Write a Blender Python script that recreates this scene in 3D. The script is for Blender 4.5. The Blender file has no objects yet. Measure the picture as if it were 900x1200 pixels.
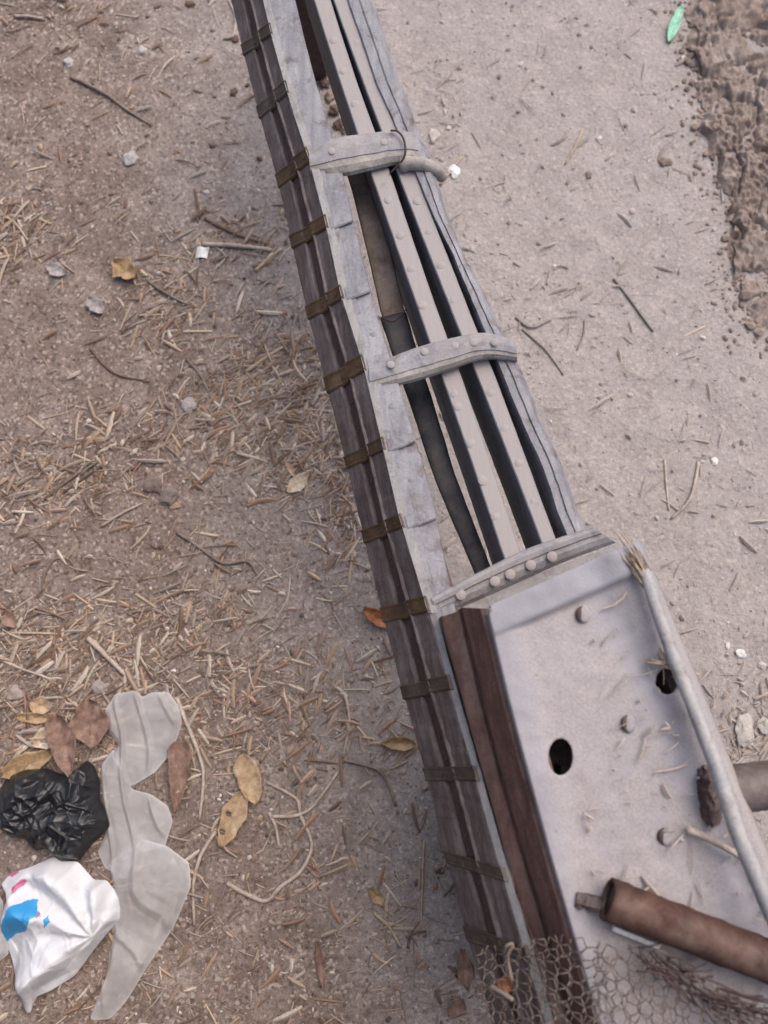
import bpy, bmesh, math, random
import numpy as np
from mathutils import Vector, Matrix, noise

random.seed(7); rng = np.random.default_rng(11)
SC = bpy.context.scene
COL = SC.collection
R = math.radians

# ------------------------------------------------------------------ camera
H = 1.50; TILT = R(11.0); FPX = 1000.0
cam_d = bpy.data.cameras.new('camera'); cam = bpy.data.objects.new('camera', cam_d); COL.objects.link(cam)
cam_d.sensor_fit = 'VERTICAL'; cam_d.sensor_height = 36.0; cam_d.lens = 30.0
cam_d.clip_start = 0.02; cam_d.clip_end = 400
cam_d.dof.use_dof = True; cam_d.dof.focus_distance = 1.2; cam_d.dof.aperture_fstop = 3.2
cam.location = (0, 0, H); cam.rotation_euler = (TILT, 0, 0)
SC.camera = cam
# ------------------------------------------------------------------ sky + sun
SUN_EL, SUN_AZ = R(56), R(38)           # azimuth from +Y towards +X
w = bpy.data.worlds.new('World'); SC.world = w; w.use_nodes = True
nt = w.node_tree; nt.nodes.clear()
sky = nt.nodes.new('ShaderNodeTexSky'); sky.sky_type = 'NISHITA'; sky.sun_disc = False
sky.sun_elevation = SUN_EL; sky.sun_rotation = SUN_AZ; sky.dust_density = 6.0; sky.air_density = 0.9; sky.ozone_density = 0.8
bg = nt.nodes.new('ShaderNodeBackground'); bg.inputs['Strength'].default_value = 0.15
wo = nt.nodes.new('ShaderNodeOutputWorld')
nt.links.new(sky.outputs[0], bg.inputs[0]); nt.links.new(bg.outputs[0], wo.inputs[0])
sd = bpy.data.lights.new('sun', 'SUN'); sun = bpy.data.objects.new('sun', sd); COL.objects.link(sun)
sd.energy = 0.6; sd.angle = R(70); sd.color = (1.0, 0.97, 0.95)
sdir = Vector((math.cos(SUN_EL)*math.sin(SUN_AZ), math.cos(SUN_EL)*math.cos(SUN_AZ), math.sin(SUN_EL)))
sun.rotation_euler = sdir.to_track_quat('Z', 'Y').to_euler(); sun.location = sdir*20
SC.view_settings.view_transform = 'Standard'; SC.view_settings.look = 'None'
SC.view_settings.exposure = 0.52; SC.view_settings.gamma = 1.0

# ------------------------------------------------------------------ helpers
ROT = Matrix.Rotation(TILT, 3, 'X')
def P(px, py, z):                        # photograph pixel (900x1200) -> world point at height z
    v = ROT @ Vector(((px-450)/FPX, (600-py)/FPX, -1.0))
    t = (z-H)/v.z
    return Vector((v.x*t, v.y*t, z))
def PIX(p):                              # world -> pixel
    c = ROT.transposed() @ (Vector(p)-Vector((0,0,H)))
    return (450+FPX*c.x/-c.z, 600-FPX*c.y/-c.z)
MPP = H/FPX                              # metres per pixel near the ground, picture centre

def gh(x, y):                            # ground height
    h = noise.noise((x*2.3, y*2.3, 0.3))*0.006 + noise.noise((x*7, y*7, 1.7))*0.0035
    h += noise.noise((x*21, y*21, 4.0))*0.0024 + noise.noise((x*60, y*60, 9.0))*0.0011
    return h-0.002

def interp(tab, x):
    xs = [a for a, b in tab]; ys = [b for a, b in tab]
    if x <= xs[0]:
        s = (ys[1]-ys[0])/(xs[1]-xs[0]); return ys[0]+s*(x-xs[0])
    if x >= xs[-1]:
        s = (ys[-1]-ys[-2])/(xs[-1]-xs[-2]); return ys[-1]+s*(x-xs[-1])
    return float(np.interp(x, xs, ys))

def new_obj(name, verts, faces, mat, parent=None, smooth=True, uvs=None, cols=None):
    off = parent_origin(parent)
    me = bpy.data.meshes.new(name)
    if not isinstance(verts, np.ndarray): verts = np.array([tuple(v) for v in verts], dtype=float)
    verts = verts - np.array(off)
    me.from_pydata(verts.tolist(), [], faces if isinstance(faces, list) else faces.tolist())
    if smooth: me.polygons.foreach_set('use_smooth', [True]*len(me.polygons))
    if cols is not None:
        a = me.color_attributes.new('Col', 'FLOAT_COLOR', 'POINT')
        c = np.ones((len(verts), 4)); c[:, :3] = cols
        a.data.foreach_set('color', c.ravel())
    if mat: me.materials.append(mat)
    me.update()
    o = bpy.data.objects.new(name, me); COL.objects.link(o)
    if parent: o.parent = parent
    return o
def parent_origin(p):
    o = Vector((0, 0, 0))
    while p is not None:
        o += p.location; p = p.parent
    return o
def tag(o, label=None, cat=None, group=None, kind=None):
    if label: o['label'] = label
    if cat: o['category'] = cat
    if group: o['group'] = group
    if kind: o['kind'] = kind
    return o
def center_origin(o):                    # origin of a one-mesh thing to its base
    me = o.data; n = len(me.vertices); a = np.empty(n*3); me.vertices.foreach_get('co', a); a = a.reshape(-1, 3)
    c = np.array([a[:, 0].mean(), a[:, 1].mean(), a[:, 2].min()])
    me.vertices.foreach_set('co', (a-c).ravel()); me.update(); o.location = c
    return o
def empty(name, loc, label, cat, group=None):
    o = bpy.data.objects.new(name, None); COL.objects.link(o); o.location = loc; o.empty_display_size = .05
    return tag(o, label, cat, group)

def loft(rows, closed=True, caps=True):
    """rows: list of cross sections (equal length) -> verts, faces"""
    n = len(rows[0]); V = [v for r in rows for v in r]; F = []
    m = n if closed else n-1
    for i in range(len(rows)-1):
        for j in range(m):
            a = i*n+j; b = i*n+(j+1) % n
            F.append((a, b, b+n, a+n))
    if closed and caps:
        F.append(tuple(range(n-1, -1, -1))); F.append(tuple((len(rows)-1)*n+j for j in range(n)))
    return V, F
def spline(pts, sub=6):
    pts = [Vector(p) for p in pts]
    if len(pts) < 3: return [pts[0].lerp(pts[-1], i/(sub*2)) for i in range(sub*2+1)]
    out = []
    q = [pts[0]*2-pts[1]]+pts+[pts[-1]*2-pts[-2]]
    for i in range(1, len(q)-2):
        for k in range(sub):
            t = k/sub
            out.append(0.5*((2*q[i])+(q[i+1]-q[i-1])*t+(2*q[i-1]-5*q[i]+4*q[i+1]-q[i+2])*t*t+(3*q[i]-q[i-1]-3*q[i+1]+q[i+2])*t**3))
    out.append(pts[-1]); return out
def tube(path, rad, n=7, squash=1.0, rough=0.0, seed=0):
    rows = []; L = len(path)
    for i, p in enumerate(path):
        d = (path[min(i+1, L-1)]-path[max(i-1, 0)]).normalized()
        s = d.cross(Vector((0, 0, 1)))
        s = s.normalized() if s.length > 1e-4 else Vector((1, 0, 0))
        u = s.cross(d).normalized()
        r = rad(i/(L-1)) if callable(rad) else rad
        row = []
        for j in range(n):
            a = 2*math.pi*j/n
            k = r*(1+rough*noise.noise((i*.55+seed*7.1, math.cos(a)*1.3+seed, math.sin(a)*1.3)))
            row.append(p+s*math.cos(a)*k+u*math.sin(a)*k*squash)
        rows.append(row)
    return loft(rows)
def merge(parts):
    V = []; F = []
    for v, f in parts:
        o = len(V); V += list(v); F += [tuple(i+o for i in q) for q in f]
    return V, F

# ------------------------------------------------------------------ materials
class N:
    def __init__(s, name):
        s.m = bpy.data.materials.new(name); s.m.use_nodes = True; s.t = s.m.node_tree
        s.b = s.t.nodes['Principled BSDF']; s.out = s.t.nodes['Material Output']
        s.co = s.t.nodes.new('ShaderNodeTexCoord')
    def link(s, a, b): s.t.links.new(a, b)
    def map(s, scale=(1, 1, 1), rot=(0, 0, 0), src='Object'):
        n = s.t.nodes.new('ShaderNodeMapping'); n.inputs['Scale'].default_value = scale; n.inputs['Rotation'].default_value = rot
        s.link(s.co.outputs[src], n.inputs[0]); return n.outputs[0]
    def noise(s, vec, scale, detail=6, rough=.6, dist=0):
        n = s.t.nodes.new('ShaderNodeTexNoise'); n.inputs['Scale'].default_value = scale; n.inputs['Detail'].default_value = detail
        n.inputs['Roughness'].default_value = rough; n.inputs['Distortion'].default_value = dist
        s.link(vec, n.inputs['Vector']); return n.outputs['Fac']
    def voro(s, vec, scale, feat='F1', out='Distance', rand=1.0):
        n = s.t.nodes.new('ShaderNodeTexVoronoi'); n.feature = feat; n.inputs['Scale'].default_value = scale
        n.inputs['Randomness'].default_value = rand
        s.link(vec, n.inputs['Vector']); return n.outputs[out]
    def ramp(s, fac, stops, mode='LINEAR'):
        n = s.t.nodes.new('ShaderNodeValToRGB'); n.color_ramp.interpolation = mode
        e = n.color_ramp.elements
        while len(e) < len(stops): e.new(0.5)
        for k, (p, c) in zip(e, stops):
            k.position = p; k.color = (c, c, c, 1) if isinstance(c, (int, float)) else (*c, 1)
        s.link(fac, n.inputs[0]); return n.outputs[0]
    def mix(s, fac, a, b, mode='MIX'):
        n = s.t.nodes.new('ShaderNodeMix'); n.data_type = 'RGBA'; n.blend_type = mode
        for i, v in ((0, fac), (6, a), (7, b)):
            if isinstance(v, (int, float)): n.inputs[i].default_value = v if i == 0 else (v, v, v, 1)
            elif isinstance(v, tuple): n.inputs[i].default_value = (*v, 1)
            else: s.link(v, n.inputs[i])
        return n.outputs[2]
    def math(s, op, a, b=0.0):
        n = s.t.nodes.new('ShaderNodeMath'); n.operation = op
        for i, v in ((0, a), (1, b)):
            if isinstance(v, (int, float)): n.inputs[i].default_value = v
            else: s.link(v, n.inputs[i])
        return n.outputs[0]
    def bump(s, h, strength=.4, dist=.002, prev=None):
        n = s.t.nodes.new('ShaderNodeBump'); n.inputs['Strength'].default_value = strength; n.inputs['Distance'].default_value = dist
        s.link(h, n.inputs['Height'])
        if prev is not None: s.link(prev, n.inputs['Normal'])
        return n.outputs[0]
    def set(s, col=None, rough=None, normal=None, metal=None, spec=None):
        for k, v in (('Base Color', col), ('Roughness', rough), ('Normal', normal), ('Metallic', metal), ('Specular IOR Level', spec)):
            if v is None: continue
            if isinstance(v, (int, float)): s.b.inputs[k].default_value = v
            elif isinstance(v, tuple): s.b.inputs[k].default_value = (*v, 1)
            else: s.link(v, s.b.inputs[k])
        return s.m

AX = R(14)                               # heading of the cart's shaft
def weathered(name, c1, c2, c3, dust=None, dustamt=.5, rough=.75, grain=True, bump=.5, metal=0.0, dmin=.36, stain=.45, gs=30):
    n = N(name)
    v = n.map((70, 5, 70) if grain else (gs, gs, gs), (0, 0, AX if grain else 0))
    g = n.noise(v, 1.0, 5, .65, .3)
    v2 = n.map(); big = n.noise(v2, 9, 3, .65)
    fine = n.noise(v2, 260, 2, .7)
    c = n.ramp(g, [(.28, c1), (.5, c2), (.72, c3)])
    c = n.mix(n.ramp(big, [(.35, 0.0), (.65, 0.55)]), c, c1)
    st = n.math('MULTIPLY', n.ramp(n.noise(v2, 34, 4, .7, .6), [(.54, 0.0), (.66, 1.0)]), stain)
    c = n.mix(st, c, (.085, .058, .047))
    c = n.mix(0.35, c, n.ramp(fine, [(.3, 0.35), (.7, 1.25)]), 'MULTIPLY')
    if dust:
        geo = n.t.nodes.new('ShaderNodeNewGeometry'); sep = n.t.nodes.new('ShaderNodeSeparateXYZ'); n.link(geo.outputs['Normal'], sep.inputs[0])
        up = n.ramp(sep.outputs['Z'], [(.45, 0.0), (.95, 1.0)])
        dn = n.ramp(n.noise(v2, 22, 4, .7), [(dmin, 0.0), (dmin+.24, 1.0)])
        f = n.math('MULTIPLY', n.math('MULTIPLY', up, dn), dustamt)
        c = n.mix(f, c, dust)
    nb = n.bump(g, bump, .0025); nb = n.bump(fine, .35, .0008, nb)
    return n.set(c, rough, nb, metal, .35)

DUST = (.40, .34, .315)
M = {}
M['side'] = weathered('weathered_grey_wood', (.085, .062, .058), (.175, .14, .133), (.31, .268, .256), DUST, .4)
M['groove'] = weathered('dark_brown_wood', (.045, .026, .026), (.085, .05, .048), (.14, .09, .085), DUST, .25)
M['rail'] = weathered('grey_rail', (.135, .134, .156), (.245, .243, .272), (.36, .355, .385), (.31, .295, .305), .3, rough=.6, bump=.45, stain=.75)
M['edge'] = weathered('chipped_pale_edge', (.20, .20, .205), (.31, .31, .312), (.43, .425, .42), (.33, .30, .29), .5, rough=.7)
M['slat'] = weathered('slat_wood', (.12, .13, .155), (.165, .175, .205), (.215, .222, .245), (.315, .288, .283), 1.0, rough=.7, bump=.35, dmin=.12)
M['bar'] = weathered('bar_wood', (.19, .187, .205), (.275, .27, .29), (.38, .372, .385), (.36, .325, .31), .4, grain=False, rough=.65, bump=.3)
M['brass'] = weathered('tarnished_brass', (.055, .034, .02), (.12, .075, .04), (.22, .145, .075), DUST, .25, rough=.55, grain=False, bump=.35, metal=.25)
M['brassold'] = weathered('blackened_brass', (.05, .038, .032), (.095, .075, .06), (.17, .14, .12), DUST, .3, rough=.6, grain=False, bump=.35, metal=.15)
M['steel'] = weathered('worn_steel', (.25, .25, .27), (.40, .39, .40), (.55, .54, .53), None, rough=.45, grain=False, bump=.2, metal=.45)
M['studdust'] = weathered('dusty_steel', (.26, .245, .25), (.36, .335, .335), (.47, .44, .43), (.47, .42, .40), .5, rough=.5, grain=False, bump=.2, metal=.2)
M['rust'] = weathered('rusty_beam', (.075, .04, .033), (.14, .076, .062), (.21, .128, .105), DUST, .3, rough=.85, bump=.35)
M['pipe'] = weathered('rusty_pipe', (.035, .016, .012), (.075, .035, .026), (.135, .07, .052), (.25, .18, .15), .4, rough=.8, grain=False, bump=.5)
M['axle'] = weathered('grey_axle', (.05, .036, .032), (.10, .08, .075), (.17, .15, .148), DUST, .25, rough=.6, grain=False)
M['dark'] = weathered('black_rubber', (.024, .026, .033), (.04, .043, .053), (.07, .073, .085), DUST, .12, rough=.6, bump=.2)
M['stick'] = weathered('brown_pole', (.12, .09, .075), (.20, .155, .13), (.27, .215, .18), DUST, .4)
M['pole'] = weathered('debarked_branch', (.25, .25, .265), (.37, .37, .385), (.47, .465, .46), (.48, .44, .41), .4, rough=.6, bump=.35)
M['cream'] = weathered('dirty_cream', (.24, .22, .205), (.36, .335, .312), (.46, .435, .41), None, grain=False)
M['wire'] = weathered('rusty_wire', (.13, .10, .088), (.23, .185, .165), (.35, .30, .275), None, rough=.7, grain=False, metal=.2)
M['ropewire'] = weathered('dark_wire', (.05, .03, .03), (.09, .06, .055), (.14, .1, .09), None, grain=False)

def plate_mat():
    n = N('dusty_grey_sheet'); v = n.map()
    base = n.ramp(n.noise(v, 7, 8, .65), [(.3, (.225, .225, .258)), (.55, (.29, .288, .322)), (.75, (.35, .345, .372))])
    sep = n.t.nodes.new('ShaderNodeSeparateXYZ')
    geo = n.t.nodes.new('ShaderNodeNewGeometry'); n.link(geo.outputs['Normal'], sep.inputs[0])
    att = n.t.nodes.new('ShaderNodeAttribute'); att.attribute_name = 'Col'
    d = n.noise(v, 10, 5, .72); sp = n.noise(v, 330, 3, .7)
    f = n.math('MULTIPLY', n.ramp(d, [(.27, 0.35), (.55, 1.0)]), att.outputs['Fac'])
    grit = n.ramp(sp, [(.34, (.285, .252, .25)), (.5, (.335, .302, .302)), (.68, (.39, .356, .354))])
    c = n.mix(f, base, grit)
    spots = n.ramp(n.voro(v, 60), [(.06, 0.0), (.12, 1.0)])
    spm = n.math('MULTIPLY', n.math('SUBTRACT', 1.0, spots), n.ramp(n.noise(v, 26, 2), [(.55, 0.0), (.62, .7)]))
    c = n.mix(spm, c, (.16, .11, .09))
    gr = n.ramp(n.noise(v, 21, 5, .7, .5), [(.58, 0.0), (.72, .35)])
    c = n.mix(gr, c, (.22, .175, .155))
    nb = n.bump(sp, .45, .0012); nb = n.bump(d, .3, .003, nb)
    return n.set(c, .62, nb, 0.0, .35)
M['plate'] = plate_mat()

def ground_mat():
    n = N('dry_soil'); v = n.map()
    sx = n.t.nodes.new('ShaderNodeSeparateXYZ'); n.link(v, sx.inputs[0])
    big = n.noise(v, 2.6, 3, .6); mid = n.noise(v, 14, 5, .7); fine = n.noise(v, 150, 3, .75); grain = n.noise(v, 520, 2, .7)
    # trodden dusty path to the right of the cart, littered humus soil to its left
    xx = n.math('ADD', n.math('SUBTRACT', sx.outputs['X'], n.math('MULTIPLY', sx.outputs['Y'], -0.22)), n.math('MULTIPLY', n.math('SUBTRACT', big, .5), .5))
    path = n.ramp(n.math('ADD', n.math('MULTIPLY', xx, .8), .5), [(.28, 0.0), (.60, 1.0)])
    soil = n.ramp(mid, [(.26, (.12, .088, .074)), (.5, (.20, .157, .136)), (.74, (.29, .24, .214))])
    dust = n.ramp(mid, [(.25, (.28, .25, .238)), (.5, (.325, .293, .281)), (.75, (.372, .338, .325))])
    soil = n.mix(n.ramp(n.noise(v, 5.5, 4, .65), [(.48, 0.0), (.7, .4)]), soil, (.205, .14, .11))
    c = n.mix(path, soil, dust)
    c = n.mix(n.mix(path, .75, .3), c, n.ramp(fine, [(.3, .5), (.5, .98), (.7, 1.5)]), 'MULTIPLY')
    c = n.mix(n.mix(path, .5, .22), c, n.ramp(grain, [(.32, .55), (.68, 1.5)]), 'MULTIPLY')
    fl = n.voro(v, 210, 'F1', 'Color'); fs = n.t.nodes.new('ShaderNodeSeparateColor'); n.link(fl, fs.inputs[0])
    c = n.mix(n.math('MULTIPLY', n.ramp(fs.outputs[0], [(.86, 0.0), (.93, 1.0)]), .55), c, (.46, .40, .36))
    c = n.mix(n.math('MULTIPLY', n.ramp(fs.outputs[1], [(.86, 0.0), (.93, 1.0)]), n.mix(path, .6, .18)), c, (.075, .052, .044))
    cl = n.voro(v, 75, 'SMOOTH_F1')
    nb = n.bump(mid, .5, .010); nb = n.bump(cl, .3, .004, nb); nb = n.bump(fine, .55, .004, nb); nb = n.bump(grain, .5, .0012, nb)
    return n.set(c, .95, nb, 0, .15)
M['ground'] = ground_mat()

def attr_mat(name, rough=.8, bumps=True, trans=0.0, spec=.25):
    n = N(name); a = n.t.nodes.new('ShaderNodeAttribute'); a.attribute_name = 'Col'
    v = n.map(); f = n.noise(v, 300, 4, .7)
    c = n.mix(.5, a.outputs['Color'], n.ramp(f, [(.3, .55), (.7, 1.4)]), 'MULTIPLY')
    return n.set(c, rough, n.bump(f, .4, .001), 0, spec)
M['litter'] = attr_mat('straw_and_chaff', .7)
M['stone'] = attr_mat('grit_and_stones', .9)

def leaf_mat(name, c1, c2, c3):
    n = N(name); v = n.map(); a = n.noise(v, 40, 6, .7); b = n.noise(v, 160, 4, .7)
    c = n.ramp(a, [(.3, c1), (.52, c2), (.75, c3)])
    c = n.mix(.4, c, n.ramp(b, [(.3, .5), (.7, 1.4)]), 'MULTIPLY')
    return n.set(c, .65, n.bump(b, .4, .0015), 0, .3)
M['leaf_tan'] = leaf_mat('tan_leaf', (.27, .175, .10), (.40, .285, .18), (.49, .38, .27))
M['leaf_brown'] = leaf_mat('brown_leaf', (.13, .078, .058), (.22, .14, .11), (.33, .23, .185))
M['leaf_gold'] = leaf_mat('golden_leaf', (.22, .14, .07), (.34, .235, .13), (.42, .315, .2))
M['leaf_orange'] = leaf_mat('orange_leaf', (.16, .055, .025), (.29, .11, .045), (.36, .19, .1))
M['leaf_cream'] = leaf_mat('cream_leaf', (.40, .31, .21), (.52, .43, .32), (.6, .52, .42))
M['twig_grey'] = leaf_mat('grey_twig', (.10, .075, .06), (.19, .15, .125), (.28, .23, .195))
M['twig_brown'] = leaf_mat('brown_twig', (.075, .045, .035), (.14, .09, .07), (.22, .155, .12))
M['twig_dust'] = leaf_mat('dusty_twig', (.17, .145, .13), (.24, .21, .19), (.31, .275, .25))
M['twig_pale'] = leaf_mat('pale_root', (.30, .235, .195), (.42, .345, .295), (.52, .445, .385))
M['straw'] = leaf_mat('straw_stalk', (.29, .215, .15), (.41, .32, .235), (.50, .415, .33))
M['white'] = leaf_mat('white_scrap', (.55, .55, .55), (.68, .68, .68), (.75, .75, .75))
M['green'] = leaf_mat('green_scrap', (.18, .42, .28), (.27, .54, .40), (.42, .62, .52))
M['grey_scrap'] = leaf_mat('grey_scrap', (.22, .19, .18), (.30, .27, .26), (.38, .35, .34))

def dung_mat():
    n = N('dry_dung'); v = n.map(); a = n.noise(v, 16, 8, .7); b = n.noise(v, 130, 5, .75)
    c = n.ramp(a, [(.3, (.17, .13, .108)), (.5, (.26, .21, .183)), (.7, (.335, .29, .265))])
    c = n.mix(.6, c, n.ramp(b, [(.3, .5), (.7, 1.45)]), 'MULTIPLY')
    return n.set(c, .95, n.bump(b, .7, .003), 0, .15)
M['dung'] = dung_mat(); M['mud'] = leaf_mat('shade_wall_mud', (.08, .06, .05), (.11, .085, .072), (.145, .115, .10))  # mud coats only the added shade wall, dark so it bounces little light

def film_mat(name, col, alpha, rough=.35):
    n = N(name); v = n.map(); a = n.noise(v, 14, 6, .7); b = n.noise(v, 70, 6, .7, 1.0)
    c = n.mix(n.ramp(a, [(.55, 0.0), (.75, .4)]), col, (.50, .45, .40))
    n.set(c, rough, n.bump(b, .5, .003), 0, .4)
    n.b.inputs['Transmission Weight'].default_value = 0.0
    tr = n.t.nodes.new('ShaderNodeBsdfTransparent'); tr.inputs[0].default_value = (.95, .94, .92, 1)
    tl = n.t.nodes.new('ShaderNodeBsdfTranslucent'); n.link(c, tl.inputs[0])
    m1 = n.t.nodes.new('ShaderNodeMixShader'); m1.inputs[0].default_value = .3
    n.link(n.b.outputs[0], m1.inputs[1]); n.link(tl.outputs[0], m1.inputs[2])
    m2 = n.t.nodes.new('ShaderNodeMixShader')
    att = n.t.nodes.new('ShaderNodeAttribute'); att.attribute_name = 'Col'
    al = n.math('ADD', n.ramp(n.noise(v, 9, 5, .6), [(.3, alpha-.12), (.7, alpha+.12)]), n.math('MULTIPLY', att.outputs['Fac'], .38))
    n.link(al, m2.inputs[0])
    n.link(tr.outputs[0], m2.inputs[1]); n.link(m1.outputs[0], m2.inputs[2]); n.link(m2.outputs[0], n.out.inputs[0])
    return n.m
M['film'] = film_mat('milky_plastic_film', (.74, .745, .765), .46, .2)
def plain_plastic(name, col, rough, col2=None, spec=.5):
    n = N(name); v = n.map(); b = n.noise(v, 60, 6, .7, .8)
    c = n.mix(n.ramp(n.noise(v, 18, 6, .7), [(.4, 0.0), (.75, .6)]), col, col2 or col)
    m = n.set(c, rough, n.bump(b, .35, .003), 0, spec); return m
M['black_plastic'] = plain_plastic('black_plastic_film', (.012, .013, .016), .32, (.035, .035, .04), .5)
M['white_plastic'] = plain_plastic('white_plastic_film', (.60, .61, .645), .45, (.52, .52, .54), .4)
M['blue_print'] = plain_plastic('blue_print', (.03, .26, .55), .45, (.05, .36, .66), .4)
M['pink_print'] = plain_plastic('pink_print', (.45, .10, .22), .45, (.5, .2, .3), .4)

# ------------------------------------------------------------------ ground
def axis(lo, hi, step, far):
    a = list(np.arange(lo, hi+1e-6, step)); s = step; x = lo; left = []
    while x > -far: s *= 1.45; x -= s; left.append(x)
    s = step; x = hi; right = []
    while x < far: s *= 1.45; x += s; right.append(x)
    return np.array(left[::-1]+a+right)
gx = axis(-.95, .95, .006, 90); gy = axis(-.62, 1.46, .006, 90)
V = np.array([(x, y, gh(x, y) if abs(x) < 3 and abs(y) < 3 else -.002) for y in gy for x in gx])
nx, ny = len(gx), len(gy)
ii = (np.arange(ny-1)[:, None]*nx+np.arange(nx-1)[None, :]).ravel()
F = np.stack([ii, ii+1, ii+1+nx, ii+nx], 1)
tag(new_obj('ground', V, F, M['ground']), 'dry trodden soil strewn with straw and grit', 'ground', kind='structure')

# invented wall out of view, added only to darken the near ground
rows = []
for i in range(41):
    x = -1.9+2.45*i/40; row = []
    for (y, z) in ((-.72, -.03), (-.735, .4), (-.74, .9), (-.75, 1.5), (-.76, 2.1), (-.80, 2.28), (-.90, 2.3), (-1.0, 2.2), (-1.03, 1.0), (-1.04, -.03)):
        row.append(Vector((x, y+.03*noise.noise((x*4, z*4, 3)), z+.04*noise.noise((x*3, y*5, 7))*(z > 0))))
    rows.append(row)
mw = new_obj('shade_wall', *loft(rows), M['mud']); tag(mw, 'unseen rough dark wall added to shade the near ground', 'wall', kind='structure')

# ------------------------------------------------------------------ bullock cart shaft
base = P(480, 700, 0)
cart = empty('bullock_cart', (base.x, base.y, 0), 'old wooden bullock cart shaft with brass straps, studded slats and dusty sheet deck', 'cart')

WB = [(-60, 257), (0, 272), (70, 289), (130, 304), (215, 328), (283, 343), (370, 363), (462, 387), (548, 409), (640, 431), (730, 453), (815, 475), (850, 486), (900, 499), (945, 511), (993, 522), (1040, 535), (1110, 553), (1150, 566), (1200, 579)]
WT = [(-60, 297), (0, 313), (50, 325), (100, 339), (140, 351), (190, 368), (262, 387), (345, 405), (430, 432), (520, 454), (605, 474), (700, 503), (740, 515), (800, 531), (850, 545), (900, 560), (950, 573), (1000, 587), (1050, 602), (1100, 617), (1200, 646)]
OFF = [(0, 28), (200, 26), (450, 24), (716, 15), (908, 0), (1012, -15), (1200, -30)]
RI = [(-60, 330), (0, 346), (50, 358), (100, 371), (150, 386), (200, 401), (250, 412), (300, 424), (350, 437), (400, 451), (450, 467), (500, 482), (550, 498), (600, 511), (650, 520), (690, 528), (740, 540)]
ZT = [(0, .36), (400, .41), (720, .45), (1100, .49)]       # the shaft rises towards the axle
ZBT = [(0, .275), (400, .315), (720, .34), (1100, .345)]
zt = lambda y: interp(ZT, y)
def side_pt(u, y, off=0.0):              # point on the sloping outer side, u=0 foot, u=1 top edge
    yb = y+interp(OFF, y)
    a = P(interp(WB, yb), yb, interp(ZBT, y)); b = P(interp(WT, y), y, zt(y))
    d = (b-a).normalized(); t = Vector((.24, .97, 0)).normalized()
    n = d.cross(t).normalized()
    if n.z < 0: n = -n
    return a.lerp(b, u)+n*off
def rag(y, s, amp): return amp*(noise.noise((y*.06, s*3.3, 0))+.6*noise.noise((y*.21, s*5.1, 2)))
ROWS = list(range(-60, 1241, 10))
# inner core of the beam
rows = []
for y in ROWS:
    a = side_pt(0, y, -.006); b = side_pt(1, y, -.006)
    rows.append([a, b, b+Vector((.028, .006, -.002)), Vector((a.x+.05, a.y+.01, a.z+.012))])
side = new_obj('side_beam', *loft(rows), M['groove'], cart, smooth=False)
def side_strip(name, u0, u1, t, mat, seed, y0=-60, y1=1240):
    rows = []
    for y in range(y0, y1+1, 8):
        r0 = rag(y, seed, .008); r1 = rag(y, seed+9, .008); th = t+rag(y, seed+4, .0012)
        rows.append([side_pt(u0+r0, y, -.008), side_pt(u0+r0, y, th*.7), side_pt(u0+r0+.03, y, th), side_pt(u1+r1-.03, y, th), side_pt(u1+r1, y, th*.7), side_pt(u1+r1, y, -.008)])
    return new_obj(name, *loft(rows), mat, cart, smooth=False)
side_strip('side_board', .0, .36, .004, M['side'], 1)
side_strip('middle_strip', .385, .56, -.0005, M['groove'], 2)
side_strip('side_board', .59, .98, .006, M['side'], 3)
side_strip('bead_moulding', .60, .68, .0085, M['side'], 5)
# pale chipped edge where the top rail turns down
rows = []
for y in range(-60, 721, 6):
    k = .0025+max(0, noise.noise((y*.035, 3.1, 0)))*.010+max(0, noise.noise((y*.11, 7.1, 0)))*.004
    kk = .0035+.004*max(0, noise.noise((y*.05, 9.1, 0))); b = side_pt(1, y, .0); s = side_pt(1-k*8, y, .0075)
    rows.append([b+Vector((0, 0, -.006)), s, side_pt(1.0, y, .009), b+Vector((kk, .001, .0055)), b+Vector((kk, .001, -.002))])
new_obj('worn_edge', *loft(rows), M['edge'], cart, smooth=False)
rows = []
for y in range(716, 1241, 6):
    b = side_pt(1, y, .0); wv = .0032+.0016*noise.noise((y*.05, 1.1, 0))
    rows.append([side_pt(.985, y, -.006), side_pt(.985, y, .006), b+Vector((wv*.6, 0, .006)), b+Vector((wv+.001, 0, .0)), b+Vector((wv, 0, -.02))])
new_obj('edge_strip', *loft(rows), M['edge'], cart, smooth=False)

# top rail
def rail_pts(y, f, dz=0.0):              # f=0 outer edge .. 1 inner edge
    x0 = interp(WT, y); x1 = interp(RI, y)
    yy = y-.28*(x1-x0)*f
    xx = x0+(interp(RI, yy)-x0)*f
    return P(xx, yy, zt(y)+dz)
rows = []
for y in range(-60, 741, 8):
    r = rag(y, 21, .05)
    rows.append([rail_pts(y, .0, -.02), rail_pts(y, .03, .002), rail_pts(y, .08+r*.3, .004), rail_pts(y, .30+r*.2, .004), rail_pts(y, .34+r*.2, .001), rail_pts(y, .97, .001), rail_pts(y, 1.0, -.002),
                 rail_pts(y, 1.0, -.002)+Vector((-.001, 0, -.022)), rail_pts(y, .0, -.02)+Vector((.012, 0, -.01))])
new_obj('top_rail', *loft(rows), M['rail'], cart, smooth=False)

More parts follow.
